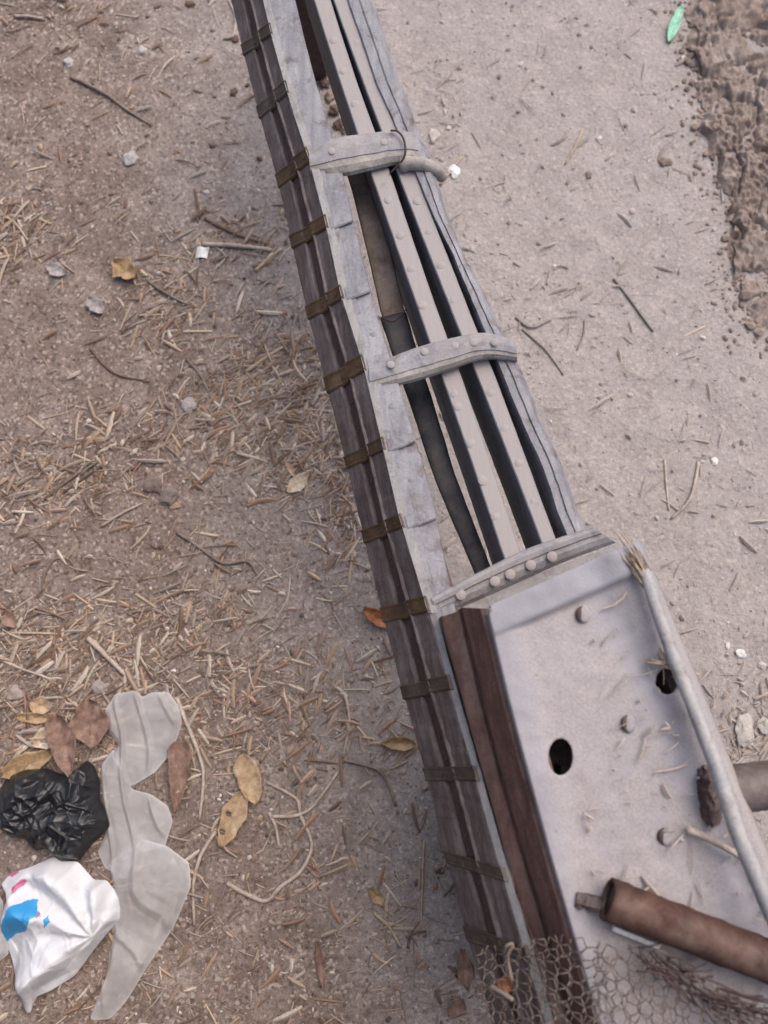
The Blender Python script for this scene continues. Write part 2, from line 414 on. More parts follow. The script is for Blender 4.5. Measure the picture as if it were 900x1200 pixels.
# studs: one shared mesh per kind
def stud_mesh(name, r, h, washer, mat):
    bm = bmesh.new(); seg = 10; prof = [(r*washer, 0), (r*washer, h*.22), (r, h*.25), (r*.9, h*.7), (r*.5, h), (0, h*1.05)]
    rings = []
    for rr, z in prof[:-1]: rings.append([bm.verts.new((rr*math.cos(2*math.pi*i/seg), rr*math.sin(2*math.pi*i/seg), z)) for i in range(seg)])
    top = bm.verts.new((0, 0, prof[-1][1]))
    for a, b in zip(rings, rings[1:]):
        for i in range(seg): bm.faces.new((a[i], a[(i+1) % seg], b[(i+1) % seg], b[i]))
    for i in range(seg): bm.faces.new((rings[-1][i], rings[-1][(i+1) % seg], top))
    bm.faces.new(rings[0][::-1])
    me = bpy.data.meshes.new(name); bm.to_mesh(me); bm.free(); me.materials.append(mat)
    for p in me.polygons: p.use_smooth = True
    return me
STUD = {'slat': stud_mesh('stud', .0044, .0014, 1.5, M['slat']), 'rail': stud_mesh('stud', .0030, .0014, 1.8, M['rail']), 'brass': stud_mesh('stud', .0027, .0018, 1.25, M['brass']), 'old': stud_mesh('stud', .0027, .0018, 1.25, M['brassold'])}
def stud(kind, pos, parent, normal=(0, 0, 1), s=1.0):
    o = bpy.data.objects.new('stud', STUD[kind]); COL.objects.link(o); o.parent = parent
    o.location = pos-parent_origin(parent); n = Vector(normal)+Vector((random.uniform(-.08, .08), random.uniform(-.08, .08), 0))
    o.rotation_euler = n.to_track_quat('Z', 'Y').to_euler(); o.scale = (s, s, s*.42); return o

# brass straps folded over the side
STRAPY = [-42, 35, 106, 186, 261, 344, 428, 522, 612, 708, 803, 908, 1023, 1118]
for i, y in enumerate(STRAPY):
    hw = (6.6+i*.24 + (1.2 if i in (3, 6) else 0))*random.uniform(.9, 1.1); old = i < 3 or i > 9
    tilt = random.uniform(-5, 5)
    def sp(u, s, off): return side_pt(u, y+s*hw+tilt*(u-.5), off)
    rows = []
    us = [.0, .1, .25, .38, .45, .52, .60, .75, .9, 1.0, 1.02]
    for u in us:
        o = .0078 if u > .57 else (.0052 if u < .37 else .0035)
        o += .0012*noise.noise((u*4, i*3.0, 0))
        rows.append([sp(u, -1, -.004), sp(u, -1, o), sp(u, -.8, o+.0012), sp(u, -.55, o+.0003), sp(u, .55, o+.0003), sp(u, .8, o+.0012), sp(u, 1, o), sp(u, 1, -.004)])
    st = new_obj('brass_strap', *loft(rows), M['brassold' if old else 'brass'], cart, smooth=False)
    for u in ((.16, .42, .64, .86) if i < 10 else (.2, .36, .5, .66, .8)):
        if random.random() < .22: continue
        a = sp(u, 0, 0); o = .0078 if u > .57 else (.0052 if u < .37 else .0035)
        nn = (sp(u, 0, .01)-a).normalized()
        stud('old' if old else 'brass', sp(u, 0, o), st, nn, .9)
    # grey pad where the strap continues over the rail
    if 200 < y < 690:
        rows = []
        for f in (0.0, .1, .3, .5, .7, .88, .97):
            hh = hw*(1.0-.25*f); rows.append([rail_pts(y-hh, f, -.001), rail_pts(y-hh, f, .0052), rail_pts(y-hh*.7, f, .0068), rail_pts(y+hh*.7, f, .0068), rail_pts(y+hh, f, .0052), rail_pts(y+hh, f, -.001)])
        pad = new_obj('rail_plate', *loft(rows), M['rail'], cart, smooth=False)
        stud('rail', rail_pts(y+1, .55, .0066), pad, s=1.2)
# nails along the recessed strip and small studs along the rail
for y in range(-40, 1180, 31):
    if min(abs(y-q) for q in STRAPY) > 14: stud('old', side_pt(.46, y+random.uniform(-3, 3), .0), side, (side_pt(.46, y, .01)-side_pt(.46, y, 0)).normalized(), .75)
rail_o = [o for o in cart.children if o.name.startswith('top_rail')][0]
for px, py in ((340, 30), (351, 71), (359, 109), (394, 226), (413, 306), (437, 393), (460, 477), (483, 563), (497, 640)):
    stud('rail', P(px, py, zt(py)+.0015), rail_o)

# slats: boards on edge
S1L = [(-60, 350), (0, 367), (50, 385), (100, 399), (140, 413), (205, 435), (250, 449), (300, 469), (350, 488), (385, 498), (450, 520), (500, 538), (550, 555), (600, 572), (640, 586), (690, 603)]
S1W = [(0, 18), (100, 18), (205, 21), (350, 20), (450, 21), (600, 20), (690, 20)]
S2L = [(-60, 372), (0, 390), (50, 407), (100, 425), (140, 442), (205, 468), (250, 484), (300, 505), (350, 525), (385, 537), (450, 563), (500, 580), (550, 607-6), (600, 621), (640, 636), (690, 655)]
S2W = [(0, 15), (100, 16), (205, 19), (350, 19), (450, 19), (600, 17), (690, 17)]
def slat(left, width, seed, y1=690):
    rows = []; cf = np.polyfit([a for a, b in left], [b for a, b in left], 3)
    for y in range(-60, y1+1, 10):
        z = zt(y)-.010+.0012*noise.noise((y*.02, seed, 0))
        x = float(np.polyval(cf, y))+rag(y, seed, .3); wd = interp(width, y)
        a = P(x, y, z); b = P(x+wd, y-wd*.3, z)
        b.z = z+.0005; e = .0016
        dn = Vector((0, 0, -.105))
        rows.append([a+dn, a+Vector((0, 0, -e)), a+Vector((e, 0, 0)), b+Vector((-e, 0, 0)), b+Vector((0, 0, -e)), b+dn])
    return new_obj('slat', *loft(rows), M['slat'], cart, smooth=False)
s1 = slat(S1L, S1W, 1.5, 660); s2 = slat(S2L, S2W, 5.5, 645)
for px, py in ((382, 13), (391, 47), (403, 83), (417, 122), (456, 234), (469, 276), (482, 316), (495, 357), (533, 462), (537, 476), (552, 520), (566, 563), (581, 606)):
    stud('slat', P(px, py, zt(py)-.0095), s1, s=1.0+random.uniform(-.08, .1))
for px, py in ((405, 19), (418, 51), (432, 90), (448, 128), (490, 235), (503, 273), (517, 312), (533, 352), (575, 460), (592, 503), (609, 543), (627, 588)):
    stud('slat', P(px, py, zt(py)-.0095), s2, s=1.0+random.uniform(-.08, .1))

# right rail (stepped, rounded)
RL = [(-60, 388), (0, 406), (50, 424), (100, 441), (140, 459), (205, 487), (250, 506), (300, 531), (350, 551), (400, 572), (450, 592), (500, 613), (550, 636), (600, 652), (625, 662), (680, 685)]
RR = [(-60, 415), (0, 435), (50, 451), (100, 468), (150, 487), (200, 507), (250, 522), (300, 543), (350, 568), (400, 592), (450, 615), (500, 635), (550, 658), (600, 675), (625, 686), (680, 708)]
rows = []
for y in range(-60, 637, 8):
    z = zt(y)-.004; xl = interp(RL, y)+rag(y, 31, .8); xr = interp(RR, y)+rag(y, 37, 1.2)
    pt = lambda f, dz: P(xl+(xr-xl)*f, y-.3*(xr-xl)*f, z+dz)
    l = pt(0, -.004); r = pt(1, -.016)
    rows.append([Vector((l.x, l.y, z-.075)), pt(0, -.004), pt(.08, .0), pt(.38, .0), pt(.44, -.002), pt(.52, .0005), pt(.8, -.001), pt(1, -.016), Vector((r.x, r.y, z-.075))])
rr = new_obj('right_rail', *loft(rows), M['rail'], cart, smooth=False)
# cross bars
def crossbar(up, lo, zbase, arch, split, mat, rnd=.012, thick=.03):
    U = spline([(x, y, 0) for x, y in up], 6); L = spline([(x, y, 0) for x, y in lo], 6); rows = []
    n = 40
    for i in range(n+1):
        t = i/n; a = U[min(int(t*(len(U)-1)), len(U)-2)].lerp(U[min(int(t*(len(U)-1)), len(U)-2)+1], t*(len(U)-1) % 1 if i < n else 1)
        b = L[min(int(t*(len(L)-1)), len(L)-2)].lerp(L[min(int(t*(len(L)-1)), len(L)-2)+1], t*(len(L)-1) % 1 if i < n else 1)
        z = zbase+arch*math.sin(math.pi*t)+.001*noise.noise((t*9, zbase*50, 0))
        m = a.lerp(b, split+.04*noise.noise((t*6, 3, 0)))
        q = lambda p, dz: P(p.x, p.y, z+dz)
        rows.append([q(a, -thick), q(a, -.003), q(a.lerp(m, .12), 0), q(a.lerp(m, .5), .0015), q(a.lerp(m, .92), 0), q(m, -.0035), q(m.lerp(b, .35), -.004), q(m.lerp(b, .75), -rnd*.7), q(b, -rnd*1.2), q(b, -thick)])
    o = new_obj('cross_bar', *loft(rows), mat, cart, smooth=False)
    if split < .5: return o
    dv = Vector((0, 0, .0008)); er = [[q_[5]+Vector((0, .0012, .0022)), q_[6]+dv+Vector((0, -.0008, 0)), q_[7]+Vector((0, -.0012, 0)), q_[8]+Vector((0, -.001, 0)), q_[8]+Vector((0, .002, -.003)), q_[5]+Vector((0, .004, -.004))] for q_ in rows]
    new_obj('worn_edge', *loft(er), M['cream'], cart, smooth=False); return o
zA, zB, zC = zt(180)+.010, zt(425)+.010, zt(680)+.010
cA = crossbar([(362, 180), (390, 163), (425, 157), (462, 153), (483, 155)], [(364, 206), (402, 206), (435, 199), (468, 192), (496, 193)], zA, .004, .60, M['bar'])
cB = crossbar([(432, 430), (483, 409), (530, 396), (568, 390), (605, 399)], [(434, 457), (480, 448), (522, 435), (565, 421), (606, 423)], zB, .006, .68, M['bar'])
cC = crossbar([(505, 700), (560, 671), (613, 645), (655, 630), (694, 618)], [(514, 723), (552, 707), (606, 683), (668, 656), (722, 636)], zC, .001, .42, M['bar'])
for px, py in ((389, 177), (418, 170), (450, 166)): stud('slat', P(px, py, zA+.0055), cA, s=.8)
for px, py in ((458, 427), (498, 412), (533, 405), (555, 401), (580, 401)): stud('slat', P(px, py, zB+.0075), cB, s=.8)
for px, py in ((540, 697), (580, 681), (598, 673), (622, 662), (647, 652)): stud('slat', P(px, py, zC+.0005), cC, s=1.0)
# pale roll on the near side of the first bar, with a wire loop
pts = [P(470, 192, zA-.012), P(492, 192, zA-.008), P(508, 198, zA-.018), P(518, 208, zA-.04)]
new_obj('bar_end', *tube(spline(pts, 5), lambda t: .012*(1-.35*t), 8, rough=.25), M['cream'], cart)
pts = [P(458, 153, zA+.008), P(466, 154, zA+.010), P(473, 163, zA+.010), P(475, 178, zA+.007), P(470, 190, zA-.002), P(457, 203, zA-.014)]
new_obj('wire_loop', *tube(spline(pts, 6), .0016, 6), M['ropewire'], cart)
# pole lying in the first gap: brown wood above, black sleeve below
pp = [P(418, 195, .31), P(436, 262, .315), P(452, 330, .32), P(463, 376, .325)]
new_obj('inner_pole', *tube(spline(pp, 6), .0175, 12, squash=.3, rough=.06), M['stick'], cart)
pp = [P(461, 370, .325), P(478, 425, .33), P(498, 485, .335), P(522, 560, .34), P(548, 625, .345), P(570, 679, .35)]
new_obj('pole_sleeve', *tube(spline(pp, 6), lambda t: .0195-.008*t, 12, squash=.3, rough=.05), M['dark'], cart)
pp = [P(447, 372, .335), P(460, 377, .345), P(471, 369, .343), P(476, 362, .337)]
new_obj('wire_tie', *tube(spline(pp, 5), .0012, 5), M['ropewire'], cart)

# ---- deck: brown side timbers and dusty sheet
ZP = .555
PLX = [(700, 565), (712, 568), (817, 593), (900, 615), (1000, 642), (1100, 671), (1200, 700), (1330, 738)]
B1 = [(700, 535), (725, 541), (820, 563), (900, 583), (1000, 611), (1100, 641), (1200, 669), (1330, 705)]
B0 = [(700, 510), (740, 519), (800, 536), (850, 549), (900, 563), (950, 577), (1000, 590), (1050, 605), (1100, 620), (1200, 648), (1330, 690)]
rows = []
for y in range(722, 1241, 10):
    a = P(interp(B0, y)+2, y, ZP-.068); b = P(interp(B1, y)+rag(y, 51, .8), y-6, ZP-.055); 
    rows.append([a+Vector((0, 0, -.10)), a+Vector((0, 0, -.003)), a+Vector((.003, 0, .0005)), b+Vector((-.003, 0, 0)), b+Vector((0, 0, -.003)), b+Vector((.03, 0, -.01)), b+Vector((.03, 0, -.11))])
new_obj('deck_beam', *loft(rows), M['rust'], cart, smooth=False)
rows = []
for y in range(716, 1241, 10):
    b = P(interp(B1, y)+1.5+rag(y, 53, .8), y-4, ZP-.052); c = P(interp(PLX, y), y-2, ZP-.006)
    rows.append([b+Vector((0, 0, -.10)), b, b.lerp(c, .15)+Vector((-.003, 0, .004)), b.lerp(c, .85)+Vector((-.002, 0, .004)), c, c+Vector((.03, 0, -.003)), c+Vector((.03, 0, -.15))])
new_obj('deck_beam', *loft(rows), M['rust'], cart, smooth=False)

PRX = [(632, 750), (660, 763), (720, 787), (800, 820), (890, 856), (1010, 905), (1140, 962), (1330, 1045)]
HOLES = [((657, 887), 14.5, 21.5), ((781, 799), 13, 15.5)]
def plate_grid():
    n, m = 150, 230; pts = np.zeros((m+1, n+1, 2)); zz = np.zeros((m+1, n+1)); dust = np.zeros((m+1, n+1))
    for i in range(m+1):
        t = i/m; yl = 712+(1290-712)*t; yr = 632+(1290-632)*t
        xl = interp(PLX, yl); xr = interp(PRX, yr)
        for j in range(n+1):
            s = j/n; x = xl+(xr-xl)*s; y = yl+(yr-yl)*s
            if t < .03 and s < .06:      # rounded corner
                cx, cy = 1-s/.06, 1-t/.03; r = math.hypot(cx, cy)
                if r > 1: x += (r-1)*14; y += (r-1)*9
            pts[i, j] = (x, y)
            dl = (x-interp(PLX, y if y > 712 else 712)) ; dt = (y-(712-(x-568)*.44))*.915
            rim = max(1/(1+math.exp((dt-36)/1.1)), .75/(1+math.exp((dl-33+12*t)/7.0)))
            dr = xr-x
            trough = math.exp(-((dr-62+30*t)/16)**2)
            z = ZP+.010*rim+.006/(1+math.exp((dr-42+20*t)/6))-.003*trough
            z += .003*noise.noise((x*.012, y*.012, 0))+.0012*noise.noise((x*.05, y*.05, 3))
            z -= .020*max(0, 1-dr/9)**2+.012*max(0, 1-max(dl, 0)/4)**2
            zz[i, j] = z; dust[i, j] = (1-.85*rim)*(1-.75*trough)*min(1, .55+.7*t+.3*(1-abs(s-.4)))
    return pts, zz, dust, n, m
pts, zz, dust, n, m = plate_grid()
V = []; cols = []
for i in range(m+1):
    for j in range(n+1):
        x, y = pts[i, j]
        V.append(P(x, y, zz[i, j])); cols.append((dust[i, j],)*3)
F = []; cut = {}; kept = set()
for i in range(m):
    for j in range(n):
        cx, cy = pts[i:i+2, j:j+2].mean((0, 1)); a = i*(n+1)+j; q = (a, a+n+1, a+n+2, a+1)
        h = [k for k, (c, rx, ry) in enumerate(HOLES) if math.hypot((cx-c[0])/rx, (cy-c[1])/ry) < 1.0]
        if h:
            for v in q: cut[v] = h[0]
        else: F.append(q); kept.update(q)
for v, k in cut.items():
    if v in kept:
        (c, rx, ry) = HOLES[k]; i, j = divmod(v, n+1); x, y = pts[i, j]; dx, dy = (x-c[0])/rx, (y-c[1])/ry; rr_ = math.hypot(dx, dy)
        V[v] = P(c[0]+dx/rr_*rx, c[1]+dy/rr_*ry, zz[i, j])
plate = new_obj('deck_sheet', V, F, M['plate'], cart, cols=np.array(cols))
so = plate.modifiers.new('thick', 'SOLIDIFY'); so.thickness = .004; so.offset = -1
# dark timbers under the sheet
for (x0, y0, x1, y1) in ((605, 860, 815, 785), (640, 990, 862, 895), (700, 1150, 940, 1050)):
    a = P(x0, y0, ZP-.12); b = P(x1, y1, ZP-.12); d = (b-a).normalized(); s = Vector((-d.y, d.x, 0))*.075
    a += d*.03; b -= d*.03
    z0, z1 = Vector((0, 0, -.05)), Vector((0, 0, .0))
    rows = [[p-s+z0, p-s+z1, p+s+z1, p+s+z0] for p in (a, b)]
    new_obj('under_timber', *loft(rows), M['groove'], cart, smooth=False)
# posts that carry the deck and a prop under the far end of the shaft
for px, py, zz0 in ((690, 930, ZP-.06), (800, 1130, ZP-.06), (720, 780, ZP-.06)):
    a = P(px, py, zz0); rows = [[Vector((a.x+sx*.03, a.y+sy*.03, z)) for sx, sy in ((-1, -1), (1, -1), (1, 1), (-1, 1))] for z in (-.02, zz0)]
    new_obj('prop_leg', *loft(rows), M['groove'], cart, smooth=False)
a = P(350, -56, zt(-56)-.08); rows = [[Vector((a.x+sx*.03, a.y+sy*.03, z)) for sx, sy in ((-1, -1), (1, -1), (1, 1), (-1, 1))] for z in (-.02, a.z+.01)]
new_obj('prop_leg', *loft(rows), M['groove'], cart, smooth=False)
q4 = [P(588, 745, ZP-.10), P(706, 1225, ZP-.10), P(925, 1130, ZP-.10), P(752, 668, ZP-.10)]
rows = [[q+Vector((0, 0, dz)) for q in q4] for dz in (-.012, 0)]
new_obj('under_board', *loft(rows), M['groove'], cart, smooth=False)
rows = []
for y in range(930, 1241, 20):
    a = side_pt(0, y); rows.append([Vector((a.x+.055, a.y, a.z+.02)), Vector((a.x+.085, a.y, a.z+.02)), Vector((a.x+.085, a.y, -.02)), Vector((a.x+.055, a.y, -.02))])
new_obj('shade_board', *loft(rows), M['groove'], cart, smooth=False)  # hidden board added below the beam to shade the soil by the cart
q4 = [P(513, 717, zC-.014), P(585, 745, zC-.014), P(748, 668, zC-.014), P(721, 638, zC-.014)]
rows = [[q+Vector((0, 0, dz)) for q in q4] for dz in (-.05, 0)]
new_obj('front_board', *loft(rows), M['bar'], cart, smooth=False)
# unseen solid block under the deck, added to darken the ground beside it
q4 = [P(640, 1010, ZP-.16), P(650, 1240, ZP-.16), P(830, 1240, ZP-.16), P(810, 1010, ZP-.16)]
rows = [[Vector((q.x, q.y, z)) for q in q4] for z in (-.02, ZP-.12)]
new_obj('shade_block', *loft(rows), M['groove'], cart, smooth=False)
# unseen board added inside the deck's right edge to keep light from the holes
rows = []
for y in range(650, 1281, 30):
    a = P(interp(PRX, y)-3, y, ZP-.012)
    rows.append([a+Vector((-.012, 0, 0)), a+Vector((-.032, 0, 0)), a+Vector((-.032, 0, -.13)), a+Vector((-.012, 0, -.13))])
new_obj('deck_light_stop', *loft(rows), M['rust'], cart, smooth=False)
# bolt heads in sunken slots
for px, py in ((684, 720), (737, 848), (780, 980)):
    p = P(px, py, ZP+.001)
    rows = []
    for r, h in ((.0095, -.003), (.0092, .002), (.006, .0028), (.001, .003)):
        rows.append([p+Vector((r*.72*math.cos(a), r*1.05*math.sin(a), h)) for a in np.linspace(0, 2*math.pi, 12, endpoint=False)])
    new_obj('bolt', *loft(rows), M['plate'], cart, cols=np.full((48, 3), .8))
    pth = [P(px-5+2.2*math.cos(a)-1, py+8.5*math.sin(a), ZP+.0035) for a in np.linspace(-1.5, 1.5, 9)]
    pth = [P(px-6*math.cos(a), py+10*math.sin(a), ZP+.0030) for a in np.linspace(-1.25, 1.25, 10)]
    new_obj('bolt_rim', *tube(pth, lambda t: (.0034)*math.sin(math.pi*min(max(t, .08), .92)), 6), M['ropewire'], cart)
# bracket and axle on the right side
def tubeobj(name, pp, rad, mat, parent, nseg=14, rough=.03, sub=6, label=None, cat=None):
    o = new_obj(name, *tube(spline(pp, sub), rad, nseg, rough=rough), mat, parent)
    if label: tag(o, label, cat)
    return o
tubeobj('axle', [P(842, 928, ZP-.03), P(875, 923, ZP-.03), P(960, 915, ZP-.03), P(1500, 870, ZP-.03)], .026, M['axle'], cart, 18)
rows = []
for i in range(25):
    t = i/24; px = 816+48*t; py = 925+9*math.sin(t*3.1); w_ = (20+14*math.sin(math.pi*t))*.0009; z = ZP-.006+.022*math.sin(math.pi*min(1, t*1.25+.02))
    c = P(px, py, z); row = []
    for j in range(17):
        u = -1+j/8; row.append(c+Vector((.004*noise.noise((t*7, u*4, 1)), u*w_*(1+.25*noise.noise((t*6, u, 4))), .010*(1-u*u)-.008+.0035*noise.noise((t*9, u*5, 2)))))
    rows.append(row+[row[-1]+Vector((0, 0, -.03)), row[0]+Vector((0, 0, -.03))])
new_obj('axle_bracket', *loft(rows), M['groove'], cart, smooth=False)

# ------------------------------------------------------------------ loose things on the deck
def thing_tube(name, pp, rad, mat, label, cat, group=None, n=8, rough=.12, sub=6, seed=0):
    o = new_obj(name, *tube(spline(pp, sub), rad, n, rough=rough, seed=seed), mat); center_origin(o)
    return tag(o, label, cat, group)
# rusty pipe (hollow end)
pr = .0208; a = P(712, 1053, ZP+.006+pr); b = P(960, 1150, ZP+.006+pr); path = [a.lerp(b, t) for t in np.linspace(0, 1, 30)]
V1, F1 = tube(path, pr, 24, rough=.09)
F1 = F1[:-2]
inner = [a.lerp(b, t) for t in np.linspace(0.0, .02, 4)]
V2, F2 = tube(inner, pr*.80, 24); F2 = [f[::-1] for f in F2[:-2]]+[F2[-1]]
o1 = len(V1); V = V1+V2; F = F1+[tuple(i+o1 for i in f) for f in F2]+[(j, o1+j, o1+(j+1) % 24, (j+1) % 24) for j in range(24)]
pipe = center_origin(new_obj('rusty_pipe', V, F, M['pipe'])); tag(pipe, 'thick rusty brown iron pipe lying across the dusty sheet deck', 'pipe')
# small angle stub beside the pipe's mouth
a = P(676, 1056, ZP+.012); b = P(716, 1066, ZP+.014); d = (b-a).normalized(); s = Vector((-d.y, d.x, 0))
rows = [[p-s*(.007+.002*math.sin(i*2.3))+Vector((0, 0, -.012)), p-s*(.007+.002*math.sin(i*2.3))+Vector((0, 0, -.004+.002*math.sin(i*2))), p-s*.002+Vector((0, 0, .001+.002*math.sin(i*4))), p+s*(.007+.002*math.sin(i*3.3))+Vector((0, 0, -.003)), p+s*.008+Vector((0, 0, -.012))] for i, p in enumerate([a.lerp(b, t) for t in np.linspace(0, 1, 8)])]
tag(center_origin(new_obj('iron_stub', *loft(rows), M['axle'], smooth=False)), 'short grey iron stub at the open mouth of the rusty pipe', 'stub')
a = P(718, 1088, ZP+.014); b = P(772, 1110, ZP+.010); d = (b-a).normalized(); s = Vector((-d.y, d.x, 0))
rows = [[p-s*.002+Vector((0, 0, -.003)), p-s*.002+Vector((0, 0, .002)), p+s*.003+Vector((0, 0, .004)), p+s*.003+Vector((0, 0, -.003))] for p in [a.lerp(b, t) for t in np.linspace(0, 1, 6)]]
tag(center_origin(new_obj('white_strip', *loft(rows), M['white'], smooth=False)), 'thin white strip tucked beneath the rusty pipe', 'strip')
# debarked branch with frayed end
br = empty('branch_pole', P(757, 672, ZP), 'smooth grey debarked branch with a frayed end along the deck edge', 'branch')
cl = [(755, 668, ZP+0.022), (770, 715, ZP+0.023), (792, 778, ZP+0.025), (815, 835, ZP+0.028), (838, 895, ZP+0.038), (852, 938, ZP+0.044), (868, 985, ZP+0.044), (885, 1025, ZP+0.042), (905, 1070, ZP+0.040), (935, 1140, ZP+0.038)]
tubeobj('shaft', [P(x, y, z) for x, y, z in cl], lambda t: .0066+.0024*t, M['pole'], br, 14, .10)
fib = []
for k in range(34):
    t = random.random(); x0, y0 = 757+random.uniform(-6, 6), 676+random.uniform(-10, 14)
    L = random.uniform(18, 50) if k < 26 else random.uniform(45, 66); ang = math.atan2(-36, -26)+random.gauss(0, .09)
    p0 = P(x0, y0, ZP+.022+random.uniform(-.006, .006)); p2 = P(x0+L*math.cos(ang)*.9, y0+L*math.sin(ang), ZP+.012+random.uniform(-.004, .010))
    p1 = p0.lerp(p2, .5)+Vector((random.uniform(-.003, .003), random.uniform(-.003, .003), random.uniform(-.001, .004)))
    fib.append(tube(spline([p0, p1, p2], 3), lambda t, r=random.uniform(.0008, .0017): r*(1-.6*t), 4))
new_obj('frayed_fibres', *merge(fib), M['straw'], br)
fib = []
for k in range(14):
    x0, y0 = 784+random.uniform(-3, 2), 779+random.uniform(-4, 3); ang = math.atan2(-14, -20)+random.gauss(0, .3); L = random.uniform(8, 26)
    fib.append(tube(spline([P(x0, y0, ZP+.014), P(x0+.5*L*math.cos(ang), y0+.5*L*math.sin(ang), ZP+.016), P(x0+L*math.cos(ang), y0+L*math.sin(ang), ZP+.008)], 3), .0012, 4))
new_obj('side_splinter', *merge(fib), M['straw'], br)
thing_tube('stick', [P(805, 972, ZP+.008), P(835, 985, ZP+.012), P(866, 1003, ZP+.010)], lambda t: .0042-.001*t, M['twig_pale'], 'short pale stick poking from beneath the grey branch onto the deck', 'stick')

# ------------------------------------------------------------------ chicken wire at the foot of the deck
def wire_net(x0, x1, y0, y1, keep, zf, cell, rot, seed, jit):
    parts = []; c0 = P((x0+x1)/2, (y0+y1)/2, ZP); cr, sr = math.cos(rot), math.sin(rot)
    done = {}
    def node(i, j):
        k = (i, j)
        if k not in done:
            hx = i*cell*.5; hy = j*cell*.5
            hx += cell*.28*noise.noise((i*.35, j*.35, seed)); hy += cell*.28*noise.noise((i*.35, j*.35, seed+5))
            x = c0.x+hx*cr-hy*sr; y = c0.y+hx*sr+hy*cr
            p = Vector((x, y, ZP)); q = PIX(p); p.z = zf(q[0], q[1])+jit*noise.noise((x*28, y*28, seed))
            done[k] = p
        return done[k]
    nI = 60
    for J in range(-34, 34):
        for I in range(-nI, nI):
            ox = 2*I+(J % 2); oy = 2*J
            # hexagon vertices on a half-cell lattice: vertical-ish twisted edge + two slanted ones
            a = node(ox, oy); b = node(ox, oy+1); c = node(ox+1, oy+2); d = node(ox-1, oy+2)
            for p, q, r in ((a, b, .0009), (b, c, .00065), (b, d, .00065)):
                m1 = PIX((p+q)/2)
                if not (x0 < m1[0] < x1 and y0 < m1[1] < y1) or not keep(*m1): continue
                mid = (p+q)/2+Vector((0, 0, random.uniform(-.001, .002)))
                parts.append(tube([p, mid, q], r, 4))
    return merge(parts)
wz = lambda x, y: interp([(560, ZP-.07), (620, ZP-.045), (680, ZP+.002), (720, ZP+.016), (900, ZP+.020)], x)
edge = [(556, 1118), (590, 1112), (640, 1100), (664, 1094), (690, 1108), (730, 1108), (770, 1112), (820, 1140), (860, 1165), (905, 1190), (1000, 1235)]
net = empty('chicken_wire', P(680, 1200, ZP), 'rusty hexagonal chicken wire bunched over the foot of the deck', 'wire mesh')
new_obj('wire_sheet', *wire_net(560, 960, 1090, 1260, lambda x, y: y > interp([(a, b) for a, b in edge], x)+6*noise.noise((x*.06, 0, 0)), wz, .0140, .35, 2.0, .009), M['wire'], net)
new_obj('bunched_fold', *wire_net(560, 712, 1095, 1250, lambda x, y: y > interp(edge, x)-2+8*noise.noise((x*.08, 4, 0)), lambda x, y: wz(x, y)+.020, .0125, -.55, 7.0, .022), M['wire'], net)
new_obj('wire_sheet', *wire_net(690, 960, 1120, 1260, lambda x, y: y > interp([(a, b) for a, b in edge], x)+14+10*noise.noise((x*.05, 3, 0)), lambda x, y: wz(x, y)+.012, .0150, -.2, 22.0, .012), M['wire'], net)
new_obj('edge_roll', *wire_net(740, 960, 1100, 1260, lambda x, y: 0 < y-interp(edge, x) < 38, lambda x, y: wz(x, y)+.012, .017, .95, 12.0, .018), M['wire'], net)
fib = []
for k in range(70):
    t = random.random(); x0 = 745+t*190; y0 = interp(edge, x0)+random.uniform(0, 34); ang = .42+random.gauss(0, .35); L = random.uniform(25, 70)
    z0 = wz(x0, y0)+random.uniform(0, .02)
    fib.append(tube(spline([P(x0, y0, z0), P(x0+.5*L*math.cos(ang), y0+.5*L*math.sin(ang)+random.uniform(-4, 4), z0+.004), P(x0+L*math.cos(ang), y0+L*math.sin(ang), z0)], 3), .0009, 4))
new_obj('tangled_strand', *merge(fib), M['ropewire'], net)
thing_tube('stick', [P(575, 1156, ZP-.035), P(588, 1163, ZP-.03), P(601, 1172, ZP-.028)], .0026, M['twig_grey'], 'stubby pale stick caught in the bunched chicken wire', 'stick', seed=3)
thing_tube('twisted_stalk', [P(590, 1117, ZP-.03), P(594, 1108, ZP-.022), P(601, 1107, ZP-.022), P(595, 1122, ZP-.025), P(600, 1150, ZP-.03)], .0019, M['twig_grey'], 'hooked pale stalk standing in the bunched chicken wire', 'stalk', seed=5)

